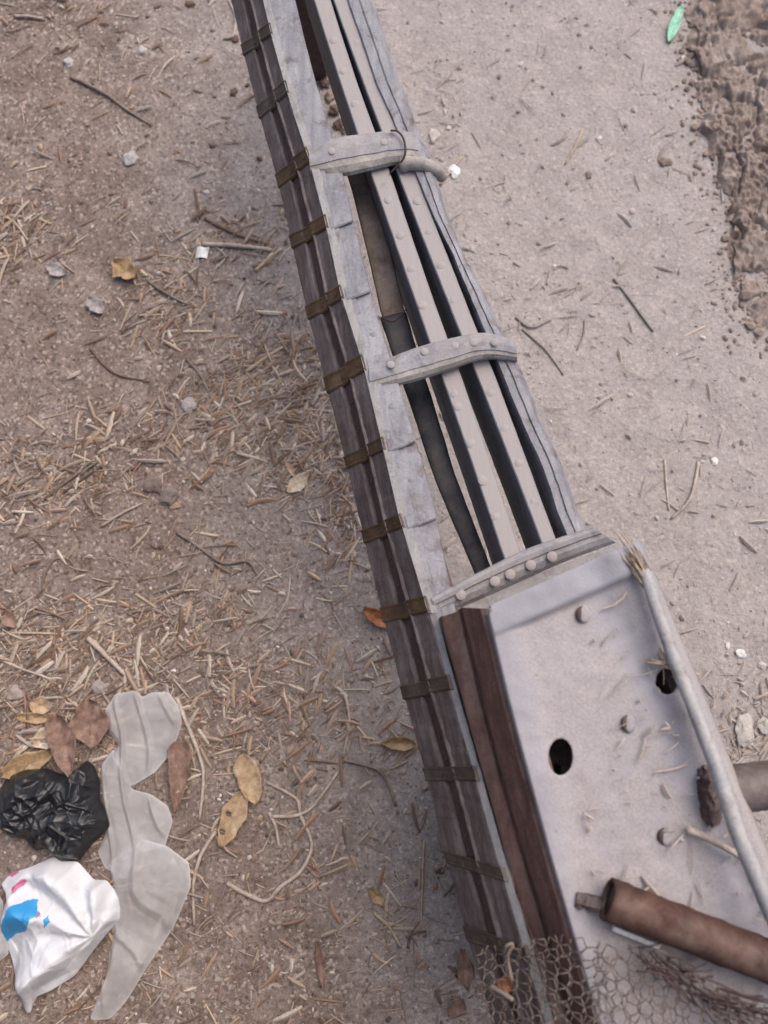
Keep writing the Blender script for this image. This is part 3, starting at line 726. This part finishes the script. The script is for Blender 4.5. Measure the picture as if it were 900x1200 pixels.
# ------------------------------------------------------------------ dry dung / mud heap
out = [(806, -60), (808, -20), (800, 8), (806, 24), (798, 44), (812, 70), (805, 96), (820, 118), (812, 140), (828, 160), (824, 180), (840, 196), (842, 222), (858, 236), (852, 262), (860, 282), (851, 306), (862, 326), (856, 350), (872, 368), (872, 390), (893, 405), (930, 400), (1000, 330), (1050, 200), (1040, 40), (980, -80), (880, -110)]
def ring_sheet(outline, rings, segs, zf, jitter=0.0):
    c = np.mean(np.array(outline), 0); pts = outline+[outline[0]]
    L = [0]
    for a, b in zip(pts, pts[1:]): L.append(L[-1]+math.hypot(b[0]-a[0], b[1]-a[1]))
    bd = []
    for k in range(segs):
        s = L[-1]*k/segs; i = max(j for j in range(len(L)-1) if L[j] <= s); t = (s-L[i])/(L[i+1]-L[i])
        bd.append((pts[i][0]+(pts[i+1][0]-pts[i][0])*t, pts[i][1]+(pts[i+1][1]-pts[i][1])*t))
    for _ in range(2):
        bd = [((bd[k-1][0]+2*bd[k][0]+bd[(k+1) % segs][0])/4, (bd[k-1][1]+2*bd[k][1]+bd[(k+1) % segs][1])/4) for k in range(segs)]
    V = []; F = []
    for i in range(rings):
        r = 1-(i/rings)**1.15
        for k in range(segs):
            x = c[0]+(bd[k][0]-c[0])*r; y = c[1]+(bd[k][1]-c[1])*r
            if jitter: x += jitter*noise.noise((x*.05, y*.05, 1)); y += jitter*noise.noise((x*.05, y*.05, 8))
            V.append(zf(x, y, 1-r, k))
    V.append(zf(c[0], c[1], 1, 0))
    for i in range(rings-1):
        for k in range(segs):
            a = i*segs+k; b = i*segs+(k+1) % segs; F.append((a, b, b+segs, a+segs))
    for k in range(segs): F.append(((rings-1)*segs+k, (rings-1)*segs+(k+1) % segs, rings*segs))
    return V, F
def dung_z(x, y, d, k):
    p = P(x, y, 0); e = min(1, d*4)
    f1 = noise.noise((p.x*17, p.y*13, 1)); f2 = noise.noise((p.x*48, p.y*40, 5)); rid = 1-abs(noise.noise((p.x*15+.5*f2, p.y*11, 9)))*2
    z = e*(.012+.010*f1+.007*f2+.007*noise.noise((p.x*95, p.y*85, 7))+.006*noise.noise((p.x*150, p.y*120, 2))-.05*max(0, rid-.70))+gh(p.x, p.y)-.004*(1-e)
    return Vector((p.x, p.y, z))
tag(center_origin(new_obj('dung_heap', *ring_sheet(out, 130, 420, dung_z, 9), M['dung'])), 'lumpy heap of dried brown dung with cracks and holes', 'dung')

# ------------------------------------------------------------------ plastic bags
def crumple(x, y, s, seed):              # sharp creases between flat facets
    q = Vector((x*s+noise.noise((x*s*.6, y*s*.6, seed))*.7, y*s+noise.noise((x*s*.6, y*s*.6, seed+3))*.7, seed))
    d = noise.voronoi(q)[0]; return d[1]-d[0]
ALPHA = []
def ffold(p, d):                        # long sharp folds running along the film
    q = p.x*30+p.y*11+2.2*noise.noise((p.x*7, p.y*7, 5)); f = abs((q % 2)-1)
    return min(1, d*6)*(.35*max(0, .3-f)/.3+.5*noise.noise((p.x*16, p.y*10, 3)))
def bag(name, outline, mat, h, label, seed, zoom=2.571, org=(0, 780), rings=60, segs=180, s=16, dome=.6, lift=0.0, fold=None, cre=.5):
    O = [(org[0]+a/zoom, org[1]+b/zoom) for a, b in outline]
    def zf(x, y, d, k):
        p = P(x, y, 0); e = 1-(1-min(1, d*2.2))**2
        c1 = crumple(p.x, p.y, s, seed); c2 = crumple(p.x, p.y, s*2.3, seed+4)
        z = h*(dome*e+(.25+.75*min(1, d*6))*(cre*(.5-c1)*.9+.25*cre*(.5-c2)))
        ALPHA.append(math.exp(-d*26)*.6+.5*max(0, noise.noise((p.x*14+.8*noise.noise((p.x*9, p.y*9, 1)), p.y*6, seed))))
        if fold: z += h*fold(p, d)
        return Vector((p.x, p.y, gh(p.x, p.y)+.003+lift+max(z, -.001)))
    return ring_sheet(O, rings, segs, zf)
film = [((320, 130), (350, 85), (410, 75), (430, 95), (460, 80), (510, 80), (545, 130), (548, 180), (520, 260), (470, 320), (430, 345), (400, 362), (370, 340), (345, 300), (338, 270), (360, 240), (325, 190)),
        ((310, 300), (345, 250), (385, 300), (400, 370), (460, 385), (510, 420), (525, 465), (500, 545), (430, 560), (380, 640), (322, 605), (300, 560), (335, 480), (315, 400)),
        ((335, 590), (400, 540), (435, 495), (445, 520), (510, 540), (575, 590), (580, 660), (530, 780), (450, 900), (390, 1000), (340, 1055), (280, 1055), (300, 1000), (330, 920), (350, 800), (360, 700)),
        ((-60, 660), (0, 670), (22, 705), (20, 760), (38, 860), (0, 890), (-60, 900))]
lab = ['rounded milky plastic sheet piece beside the brown strip leaf', 'milky plastic piece between the black bag and the tan leaf pair', 'long tapering milky plastic sheet beneath the white bag', 'scrap of milky plastic sheet at the blue printed corner of the white bag']
for k, f in enumerate(film):
    ALPHA.clear(); V, F = bag('f', list(f), None, .016, '', 3.0+k, dome=.25, lift=.003+.003*k, s=9+k, cre=.45, fold=ffold)
    tag(center_origin(new_obj('plastic_sheet', V, F, M['film'], cols=np.array(ALPHA)[:, None].repeat(3, 1))), lab[k], 'plastic sheet', 'torn milky plastic sheets')
blk = [(-8, 400), (20, 340), (80, 312), (150, 308), (200, 328), (240, 310), (268, 283), (290, 300), (306, 340), (308, 400), (342, 460), (330, 490), (280, 540), (248, 582), (190, 578), (150, 545), (110, 555), (80, 520), (30, 510), (0, 480)]
V, F = bag('b', blk, None, .05, '', 21.0, rings=90, segs=260, s=24, dome=.55, cre=.75, lift=.004)
tag(center_origin(new_obj('black_bag', V, F, M['black_plastic'])), 'crumpled black plastic bag on dry leaves', 'plastic bag')
wht = [(10, 655), (40, 622), (100, 602), (172, 571), (190, 586), (242, 585), (290, 640), (330, 640), (366, 690), (370, 755), (330, 800), (290, 850), (230, 930), (160, 972), (116, 990), (104, 1036), (90, 1036), (62, 960), (40, 870), (10, 800), (16, 740), (32, 692)]
root = P(118, 1090, 0)
def wfold(p, d):
    a = math.atan2(p.y-root.y, p.x-root.x); r = (p-root).length
    return .30*math.sin(a*9+2.2*noise.noise((p.x*9, p.y*9, 2)))*min(1, d*5)*min(1, r*9)
V, F = bag('w', wht, None, .045, '', 33.0, rings=90, segs=260, s=13, dome=.55, cre=.6, lift=.006, fold=wfold)
wb = empty('white_bag', P(70, 1080, 0), 'crumpled white plastic bag with blue and pink print', 'plastic bag')
wo_ = new_obj('bag_film', V, F, M['white_plastic'], wb)
wo_.data.materials.append(M['blue_print']); wo_.data.materials.append(M['pink_print'])
blue = [[(0, 785), (24, 728), (60, 716), (112, 700), (113, 750), (88, 770), (76, 800), (44, 812), (18, 834)], [(128, 765), (146, 752), (150, 772), (134, 790)]]
pink = [[(103, 742), (120, 740), (122, 756), (108, 760)], [(22, 632), (50, 612), (56, 622), (40, 636)], [(36, 668), (72, 640), (82, 648), (60, 672), (34, 690)]]
def inpoly(x, y, poly):
    c = False; n_ = len(poly)
    for i in range(n_):
        x1, y1 = poly[i]; x2, y2 = poly[i-1]
        if (y1 > y) != (y2 > y) and x < (x2-x1)*(y-y1)/(y2-y1)+x1: c = not c
    return c
off = parent_origin(wb)
for p in wo_.data.polygons:
    q = p.center+off; x, y = PIX(q); x, y = x*2.571, (y-780)*2.571
    x += 4*noise.noise((x*.06, y*.06, 1)); y += 4*noise.noise((x*.06, y*.06, 5))
    if any(inpoly(x, y, b) for b in blue): p.material_index = 1
    elif any(inpoly(x, y, b) for b in pink): p.material_index = 2

# ------------------------------------------------------------------ leaves
def leaf(a, b, width, mat, label, curl=.35, prof=1.0, holes=(), z=0.004, seed=1, group=None, stem=None):
    zz0 = z if z > .1 else 0; A = P(*a, zz0); B = P(*b, zz0); d = B-A; L = d.length; d.normalize(); s = Vector((-d.y, d.x, 0)); W = width*MPP*.5
    n, m = 26, 10; V = []; F = []
    for i in range(n+1):
        t = i/n; w_ = W*(math.sin(math.pi*min(max(t, .015), .985)**prof)**.7)*(1+.35*noise.noise((t*4, seed*1.7, 0))+.12*noise.noise((t*15, seed*1.7, 4)))
        for j in range(m+1):
            u = 2*j/m-1; p = A+d*(L*t)+s*(w_*u+.12*W*noise.noise((t*3, seed*3, 1)))
            zz_ = z+abs(u)**1.6*W*curl*(1+.6*noise.noise((t*4+seed, u*2, 0)))+.14*W*noise.noise((t*7, u*3, seed))+.25*L*.3*curl*(2*t-1)**2
            V.append(Vector((p.x, p.y, gh(p.x, p.y)+zz_)))
    for i in range(n):
        for j in range(m):
            q = (i*(m+1)+j, i*(m+1)+j+1, (i+1)*(m+1)+j+1, (i+1)*(m+1)+j)
            cx, cy = PIX(Vector(sum((V[k] for k in q), Vector())/4))
            if any(math.hypot(cx-h[0], cy-h[1]) < h[2] for h in holes): continue
            F.append(q)
    o = new_obj('dry_leaf', V, F, mat); so = o.modifiers.new('t', 'SOLIDIFY'); so.thickness = .0006
    center_origin(o); return tag(o, label, 'leaf', group)
leaf((287, 926), (259, 992), 29, M['leaf_tan'], 'tan dry leaf with two small holes beside the milky sheet', .25, .9, ((268, 955, 3.0), (261, 975, 3.5)), seed=1)
leaf((284, 884), (301, 942), 30, M['leaf_tan'], 'plain tan dry leaf touching the leaf with holes', .3, .8, seed=2)
leaf((214, 868), (208, 952), 25, M['leaf_brown'], 'long reddish brown strip leaf against the rounded milky sheet', .55, .5, seed=3)
leaf((70, 836), (88, 910), 32, M['leaf_brown'], 'curled mauve brown leaf above the black bag', .55, .7, seed=4, z=.012)
leaf((104, 818), (112, 876), 42, M['leaf_brown'], 'broad tan and brown leaf tucked beside the milky sheet', .4, .9, seed=5)
leaf((4, 908), (66, 882), 26, M['leaf_gold'], 'golden dry leaf partly beneath the black bag', .4, .9, seed=6)
leaf((20, 840), (64, 842), 13, M['leaf_gold'], 'slim golden leaf near the small round tan leaf', .5, 1, seed=7)
leaf((38, 822), (60, 832), 19, M['leaf_tan'], 'small round tan leaf on the straw', .4, 1, seed=8)
leaf((40, 872), (72, 858), 22, M['leaf_cream'], 'pale leaf between the golden leaf and mauve brown leaf', .4, 1, seed=9)
leaf((134, 308), (160, 328), 28, M['leaf_gold'], 'curled yellow brown leaf alone on bare soil', .5, .9, seed=10)
leaf((426, 714), (462, 736), 20, M['leaf_orange'], 'rust orange leaf wedged against the cart side', .5, 1, seed=11)
leaf((337, 578), (362, 556), 17, M['leaf_cream'], 'cream dry leaf in the straw pile by the cart', .4, 1, seed=12)
leaf((446, 870), (488, 872), 16, M['leaf_gold'], 'curled yellowish leaf with stalk near the cart side', .6, 1.3, seed=13)
leaf((55, 312), (78, 322), 18, M['grey_scrap'], 'faded grey leaf scrap on the left soil', .3, 1, seed=14)
leaf((104, 350), (122, 368), 20, M['grey_scrap'], 'small grey leaf scrap amid short stalks', .3, 1, seed=15)
leaf((357, 1012), (376, 1028), 7, M['leaf_brown'], 'narrow brown leaf flake near the angular root', .4, 1, seed=16)
leaf((432, 1040), (450, 1060), 12, M['leaf_gold'], 'ragged gold leaf flake in the dark soil by the cart', .6, 1, seed=17)
leaf((372, 1100), (380, 1160), 9, M['leaf_brown'], 'crinkled brown leaf strip on the dark soil', .7, 1, seed=18)
leaf((540, 1110), (548, 1160), 16, M['leaf_brown'], 'brown leaf in the shade at the foot of the cart', .6, 1, seed=20)
leaf((525, 1190), (543, 1170), 18, M['leaf_brown'], 'small curled leaf flake below the shaded brown leaf', .5, 1, seed=21)
leaf((798, 8), (782, 52), 14, M['green'], 'slim bright green sliver beside the dung heap', .3, 1, seed=22)
leaf((0, 712), (22, 736), 16, M['leaf_brown'], 'mauve leaf scrap near the straw pile', .4, 1, seed=24)
leaf((345, 560), (335, 540), 7, M['leaf_tan'], 'tiny tan flake beside the cream leaf', .4, 1, seed=25)
leaf((582, 1150), (600, 1160), 14, M['leaf_orange'], 'orange leaf bit caught under the chicken wire', .4, 1, seed=26, z=.47)

# ------------------------------------------------------------------ twigs, roots, stalks
def twig(pts, r, mat, label, cat='twig', group=None, seed=0, name='twig', arch=.004):
    pp = []
    for i, (x, y) in enumerate(pts):
        p = P(x, y, 0); p.z = gh(p.x, p.y)+r*MPP*.75+(arch*random.random() if 0 < i < len(pts)-1 else 0); pp.append(p)
    return thing_tube(name, pp, lambda t: 1.15*r*MPP*(1-.35*t), mat, label, cat, group, 6, .35, 5, seed)
G, B_, PL, ST = M['twig_grey'], M['twig_brown'], M['twig_pale'], M['straw']
T = [
 ([(83, 91), (105, 102), (128, 114), (150, 130), (176, 146)], 2.2, G, 'long slender grey twig alone on bare soil'),
 ([(106, 408), (122, 428), (140, 440), (176, 448)], 1.8, B_, 'bent dark brown twig on the left soil'),
 ([(219, 421), (236, 442), (250, 473)], 1.7, G, 'curved grey brown twig near the straw pile'),
 ([(240, 255), (270, 272), (312, 286)], 2.2, B_, 'dark twig above the thick pale stalk'),
 ([(238, 286), (280, 289), (318, 293)], 3.0, PL, 'thick pale stalk above the splintered stub'),
 ([(299, 317), (314, 304), (330, 291)], 2.4, ST, 'pale stick slanting up beside the thick stalk'),
 ([(288, 436), (308, 422), (333, 406)], 2.3, ST, 'pale stick at the top of the straw pile'),
 ([(52, 585), (85, 560), (122, 538)], 1.9, G, 'grey stick, longest of the parallel bundle'),
 ([(60, 580), (92, 552), (118, 534)], 1.6, G, 'grey stick, upper one of the parallel bundle'),
 ([(75, 577), (104, 556), (128, 542)], 1.5, B_, 'dark stick, lower one of the parallel bundle'),
 ([(119, 617), (140, 604), (166, 590)], 1.6, PL, 'thin pale stick near the grey stone'),
 ([(207, 624), (232, 640), (262, 660), (290, 658), (303, 675)], 2.0, G, 'wavy grey brown stem across the open soil'),
 ([(104, 748), (126, 770), (147, 791)], 3.0, PL, 'thick straight pale stalk above the rounded milky sheet'),
 ([(95, 739), (114, 733), (133, 725)], 2.0, ST, 'golden stalk above the thick pale stalk'),
 ([(10, 742), (40, 742), (70, 743)], 1.7, ST, 'level straw stalk near the mauve scrap'),
 ([(0, 772), (22, 782), (45, 790), (66, 798)], 1.5, PL, 'pale root thread above the tan leaf'),
 ([(207, 818), (218, 845), (235, 890), (239, 915), (234, 960)], 2.2, PL, 'long pale vine stem beside the milky sheets'),
 ([(253, 974), (236, 1002), (227, 1036), (228, 1084)], 2.2, PL, 'pale curved stem below the leaf with holes'),
 ([(266, 1035), (290, 1048), (312, 1056), (328, 1040), (350, 1024), (362, 1004), (365, 986), (352, 955), (347, 936), (313, 917)], 2.3, PL, 'long angular pale root bent in a hook'),
 ([(318, 957), (345, 956), (365, 947), (382, 925), (396, 905)], 2.0, PL, 'pale root crossing the angular root'),
 ([(315, 952), (323, 970), (327, 994)], 1.9, PL, 'short pale root piece hanging from the crossing root'),
 ([(390, 803), (404, 815), (409, 845), (402, 888)], 1.8, PL, 'thin pale root rising from the forked root'),
 ([(402, 891), (425, 896), (444, 903), (456, 922), (464, 945)], 2.0, G, 'grey forked root near the cart side'),
 ([(497, 985), (495, 1040), (493, 1092)], 1.1, ST, 'upright thin straw close to the cart foot'),
 ([(438, 1070), (455, 1085), (470, 1110)], 2.0, ST, 'golden brown stalk in the dark soil'),
 ([(478, 1112), (482, 1096), (500, 1092)], 1.4, B_, 'brown crooked stalk by the cart foot'),
 ([(683, 151), (674, 172), (662, 193)], 1.6, ST, 'bright yellow straw alone on the dusty path'),
 ([(779, 538), (781, 568), (784, 598)], 1.5, PL, 'straight pale stem near the curved stem on the path'),
 ([(819, 541), (814, 566), (806, 588), (787, 608)], 1.9, PL, 'curved pale stem on the path above the deck corner'),
 ([(641, 333), (646, 318), (655, 311), (667, 314)], 1.3, PL, 'small curled pale stem on the path'),
 ([(720, 326), (738, 350), (766, 388)], 1.8, G, 'half buried grey stick on the path'),
 ([(604, 372), (622, 384), (646, 374)], 1.6, B_, 'small dark twig right of the second crossbar'),
 ([(686, 374), (684, 392), (676, 410)], 1.3, G, 'short grey twig on the path'),
 ([(612, 386), (640, 412), (660, 440)], 1.2, G, 'long faint twig on the path by the second crossbar'),
 ([(516, 217), (526, 203), (541, 184)], 1.8, ST, 'pale straw by the white petal'),
 ([(45, 700), (60, 660), (80, 655), (92, 672)], 1.3, G, 'looped grey stem on open soil'),
 ([(236, 610), (225, 650), (190, 710), (181, 745)], 1.4, G, 'long thin grey stem leading down to open soil'),
 ([(262, 45), (274, 42), (276, 20), (268, 0)], 1.6, PL, 'hooked pale root by the top of the cart'),
 ([(228, 222), (232, 245), (231, 262)], 1.6, B_, 'short dark twig above the pale scraps'),
 ([(18, 20), (36, 22), (52, 24)], 2.2, PL, 'stout pale stalk on the far soil'),
 ([(0, 252), (18, 262), (34, 284)], 1.6, ST, 'bent straw stalk in the small far straw tuft'),
 ([(172, 328), (196, 345), (222, 358)], 2.0, G, 'grey twig leading to the reddish straw clump'),
 ([(148, 1135), (150, 1138), (152, 1142)], 1.0, G, 'tiny grey splinter'),
]
for k, (pts, r, m_, lb) in enumerate(T[:-1]):
    if m_ in (G, B_) and ('path' in lb or 'second crossbar' in lb): m_ = M['twig_dust']
    twig(pts, r, m_, lb, 'straw' if m_ is ST else 'twig', seed=k, name='straw_stalk' if m_ is ST else 'twig')
# straw stalks lying loose, alike
def density(x, y):
    g = lambda cx, cy, sx, sy, a: a*math.exp(-((x-cx)/sx)**2-((y-cy)/sy)**2)
    left = x < interp(WB, y)+6
    if left:
        d = .03+.14*max(0, noise.noise((x*.012, y*.012, 3)))+g(340, 470, 70, 70, 1.9)+g(270, 500, 70, 40, .7)+g(400, 560, 40, 90, .8)+g(60, 560, 80, 40, .8)+g(60, 760, 110, 50, .8)+g(10, 270, 45, 35, .8)+g(190, 350, 40, 40, .7)+g(280, 285, 60, 25, .5)+g(230, 720, 90, 60, .35)+g(150, 500, 60, 30, .35)+g(60, 860, 80, 40, .6)+g(300, 820, 160, 60, .35)+g(60, 20, 80, 30, .2)
        if y > 800: d += .05
        d *= .55+.9*max(0, .5+noise.noise((x*.03, y*.03, 8)))
        return d
    d = .022+g(880, 860, 40, 60, .5)+g(640, 370, 60, 60, .05)+g(520, 110, 20, 40, .15)
    return d
cnt = 0
proto = []
for k in range(6):
    L = .5; pth = spline([(-.5, 0, 0), (random.uniform(-.2, .1), random.uniform(-.025, .025), .012), (.5, random.uniform(-.03, .03), 0)], 3)
    v, f = tube(pth, .035+.012*k, 5, squash=.6)
    me = bpy.data.meshes.new('straw'); me.from_pydata([tuple(q) for q in v], [], f)
    for p in me.polygons: p.use_smooth = True
    me.materials.append([ST, ST, PL, M['leaf_tan'], M['leaf_cream'], ST][k]); proto.append(me)
while cnt < 170:
    x, y = random.uniform(-10, 910), random.uniform(-10, 1210)
    if random.random() > density(x, y)*.8: continue
    if interp(WB, y)-8 < x < 900 and x < (interp(RR, y) if y < 640 else 900)+25: continue
    if x < 235 and 800 < y: continue
    p = P(x, y, 0); o = bpy.data.objects.new('straw', random.choice(proto)); COL.objects.link(o)
    L = random.uniform(16, 40)*MPP; s = random.uniform(.45, 1.1)*.032/.9
    o.scale = (L, s*.9, s*.9); o.rotation_euler = (0, random.uniform(-.05, .05), random.uniform(0, 6.28)); o.location = (p.x, p.y, gh(p.x, p.y)+.0008)
    if x > interp(WB, y): lb = 'loose straw stalk on the pale dusty path', 'straws on the path'
    elif x > 190 and 380 < y < 660: lb = 'loose straw stalk in the straw pile along the cart side', 'straws in the pile by the cart'
    elif y > 690: lb = 'loose straw stalk on the soil around the plastic bags and dry leaves', 'straws around the bags'
    elif y < 390: lb = 'loose straw stalk on the soil around the yellow brown leaf and slender grey twig', 'straws around the yellow leaf'
    else: lb = 'loose straw stalk around the parallel stick bundle and grey stone', 'straws around the stick bundle'
    tag(o, lb[0], 'straw', lb[1]); cnt += 1

# ------------------------------------------------------------------ chaff, grit (uncountable)
def chaff(npc, seed):
    r_ = random.Random(seed); V = []; F = []; C = []
    pal = [(.43, .325, .25), (.36, .255, .19), (.48, .40, .33), (.28, .18, .13), (.53, .46, .39), (.20, .135, .10), (.40, .285, .215), (.32, .265, .235)]
    c = 0
    while c < npc:
        x, y = r_.uniform(-60, 960), r_.uniform(-90, 1280)
        deck = c < 170
        if deck:
            x, y = 905-220*r_.random()**1.5, r_.uniform(690, 1190)
            if x < interp(PLX, y)+12 or x > interp(PRX, y)-14: continue
        elif r_.random() > density(x, y): continue
        p = P(x, y, ZP+.004 if deck else 0); L = r_.choice((4, 5, 6, 8, 10, 14, 20, 27, 36))*r_.uniform(.6, 1.1)*MPP; w_ = r_.choice((.4, .5, .6, .8, 1.1, 1.6, 2.3))*r_.uniform(.8, 1.2)*MPP*(1 if L > .01 else .85)
        th = r_.uniform(0, math.pi); 
        if r_.random() < .45: th = r_.gauss(.75, .45)
        d = Vector((math.cos(th), math.sin(th), 0)); s = Vector((-d.y, d.x, 0)); bend = r_.gauss(0, .035)*L; z0 = p.z+r_.uniform(0, .002) if deck else gh(p.x, p.y)+r_.uniform(-.0006, .0032)
        if deck: L *= .7; w_ *= .6
        tl = r_.gauss(0, .10)*L; o = len(V); right = x > interp(WB, y); col = np.array(r_.choice(pal))*r_.uniform(.65, 1.12)
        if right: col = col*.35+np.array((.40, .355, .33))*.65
        for t in (-.5, -.15, .2, .5):
            q = p+d*(L*t)+s*(bend*(1-4*t*t)); z = z0+tl*t+.06*L*(1-4*t*t); ww = w_*(1 if abs(t) < .4 else .6)
            V += [(q.x-s.x*ww, q.y-s.y*ww, z), (q.x, q.y, z+ww*.9), (q.x+s.x*ww, q.y+s.y*ww, z)]; C += [col]*3
        for i in range(3):
            b = o+i*3; F += [(b, b+1, b+4, b+3), (b+1, b+2, b+5, b+4)]
        c += 1
    return V, F, np.array(C)
V, F, C = chaff(10000, 5)
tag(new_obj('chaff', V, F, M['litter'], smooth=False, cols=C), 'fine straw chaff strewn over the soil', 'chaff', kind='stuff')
ico = bmesh.new(); bmesh.ops.create_icosphere(ico, subdivisions=1, radius=1.0); IV = np.array([v.co[:] for v in ico.verts]); IF = [tuple(v.index for v in f.verts) for f in ico.faces]; ico.free()
def grit(npc, seed):
    r_ = random.Random(seed); V = []; F = []; C = []
    for _ in range(npc):
        x, y = r_.uniform(-60, 960), r_.uniform(-90, 1280); p = P(x, y, 0)
        crumb = _ < 420
        if crumb:
            k_ = r_.randrange(2, 22); x = out[k_][0]+r_.gauss(6, 13); y = out[k_][1]+r_.gauss(0, 10); p = P(x, y, 0)
        s = (r_.choice((.6, .8, .9, 1.1, 1.4)) if r_.random() < .94 else r_.uniform(1.8, 3.6))*MPP*(r_.uniform(1.2, 3.4) if crumb else 1)
        q = IV*(1+.35*np.array([[r_.uniform(-1, 1)] for _ in IV]))*np.array((s*r_.uniform(.7, 1.4), s, s*.7)); a = r_.uniform(0, 6.28)
        q = np.stack([q[:, 0]*math.cos(a)-q[:, 1]*math.sin(a)+p.x, q[:, 0]*math.sin(a)+q[:, 1]*math.cos(a)+p.y, q[:, 2]+gh(p.x, p.y)+s*.25], 1)
        o = len(V); V += q.tolist(); F += [tuple(i+o for i in f) for f in IF]
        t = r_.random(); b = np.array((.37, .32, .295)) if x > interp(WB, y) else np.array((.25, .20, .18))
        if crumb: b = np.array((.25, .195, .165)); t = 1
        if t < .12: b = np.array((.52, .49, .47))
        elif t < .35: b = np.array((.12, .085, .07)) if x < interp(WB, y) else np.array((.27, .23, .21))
        C += [b*r_.uniform(.75, 1.2)]*len(IV)
    return np.array(V), F, np.array(C)
V, F, C = grit(9000, 9)
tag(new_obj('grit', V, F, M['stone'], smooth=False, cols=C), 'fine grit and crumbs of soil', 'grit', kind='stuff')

# ------------------------------------------------------------------ stones and scraps one can pick out
def stone(x, y, rx, ry, col, label, cat='stone', name='stone', h=.5, seed=0):
    p = P(x, y, 0); bm = bmesh.new(); bmesh.ops.create_icosphere(bm, subdivisions=3, radius=1.0); V = []
    for v in bm.verts:
        k = 1+.5*noise.noise(v.co*1.3+Vector((seed*3.1, 0, 0)))+.12*noise.noise(v.co*3.4+Vector((0, seed*2.2, 0)))
        V.append(Vector((p.x+v.co.x*k*rx*MPP, p.y+v.co.y*k*ry*MPP, gh(p.x, p.y)+(v.co.z*k+.45)*h*min(rx, ry)*MPP)))
    F = [tuple(v.index for v in f.verts) for f in bm.faces]; bm.free()
    return tag(center_origin(new_obj(name, V, F, M['stone'], smooth=False, cols=np.tile(col, (len(V), 1)))), label, cat)
STN = [(875, 858, 11, 17, (.42, .39, .36), 'large pale stone beside the deck edge and axle'), (869, 766, 6, 5, (.62, .60, .57), 'small white stone on the path beside the deck'),
 (838, 540, 4, 5, (.62, .60, .59), 'tiny round white stone right of the curved stem'), (168, 60, 6, 6, (.42, .39, .37), 'pale round pebble on the far soil'), (81, 74, 6, 7, (.42, .39, .37), 'pale pebble above the slender grey twig'),
 (153, 186, 9, 10, (.37, .35, .33), 'lumpy pale stone with dark crumbs around it'), (199, 582, 11, 11, (.20, .165, .15), 'grey stone beside the thin pale stick'), (181, 570, 11, 9, (.165, .13, .115), 'darker clod touching the grey stone'),
 (205, 593, 6, 4, (.34, .24, .17), 'tan pebble at the foot of the grey stone'), (222, 475, 8, 9, (.33, .30, .285), 'grey pebble at the left of the straw pile'), (897, 850, 7, 9, (.40, .37, .34), 'pale stone behind the axle end'),
 (780, 190, 9, 6, (.21, .165, .14), 'brown clod near the dung heap'), (895, 780, 5, 4, (.45, .42, .39), 'small pebble at the path side'), (115, 805, 8, 7, (.27, .24, .22), 'grey pebble above the rounded milky sheet'), (18, 812, 9, 8, (.3, .26, .235), 'dull pebble near the slim golden leaf'),
 (47, 824, 5, 4, (.45, .37, .28), 'sandy pebble beside the small round tan leaf'), (275, 45, 5, 6, (.12, .08, .065), 'dark clod at the top of the cart side'), (274, 108, 5, 6, (.12, .08, .065), 'dark clod beside the cart side'), (222, 4, 8, 5, (.13, .085, .065), 'reddish dark clod on the far soil'), (690, 205, 4, 5, (.22, .18, .155), 'small clod below the yellow straw'), (885, 905, 4, 3, (.5, .48, .46), 'white grit stone by the axle')]
for k, s in enumerate(STN): stone(*s, seed=k)
# clods in the first gap by the slat
for k, (x, y, r) in enumerate([(352, 12, 7), (356, 28, 6), (361, 45, 7), (366, 62, 7), (371, 80, 7), (377, 98, 6), (382, 113, 6), (388, 130, 7), (393, 146, 6), (399, 152, 5)]):
    tag(stone(x+4, y, r, r*1.2, (.13, .085, .07) if k % 3 else (.24, .18, .15), 'brown soil clod between the top rail and first slat', 'clod', 'clod', .9, 40+k), group='clods in the first gap')
stone(533, 201, 7, 9, (.75, .73, .71), 'small white petal scrap by the first crossbar end', 'scrap', 'white_scrap', .5, 77)
stone(508, 160, 7, 10, (.45, .41, .37), 'pale dusty lump right of the first crossbar', 'clod', 'clod', .5, 79)
# folded foil scrap
p = P(236, 297, 0); rows = []
for t in np.linspace(0, 1, 5):
    rows.append([p+Vector(((u-.5)*.022+.004*t, (t-.5)*.022, .004+.006*abs(math.sin(3*u+t))+gh(p.x, p.y))) for u in np.linspace(0, 1, 6)])
o = new_obj('paper_scrap', *loft(rows, closed=False), M['white'], smooth=False); so = o.modifiers.new('t', 'SOLIDIFY'); so.thickness = .001
tag(center_origin(o), 'small square bluish white paper scrap on the soil', 'scrap')
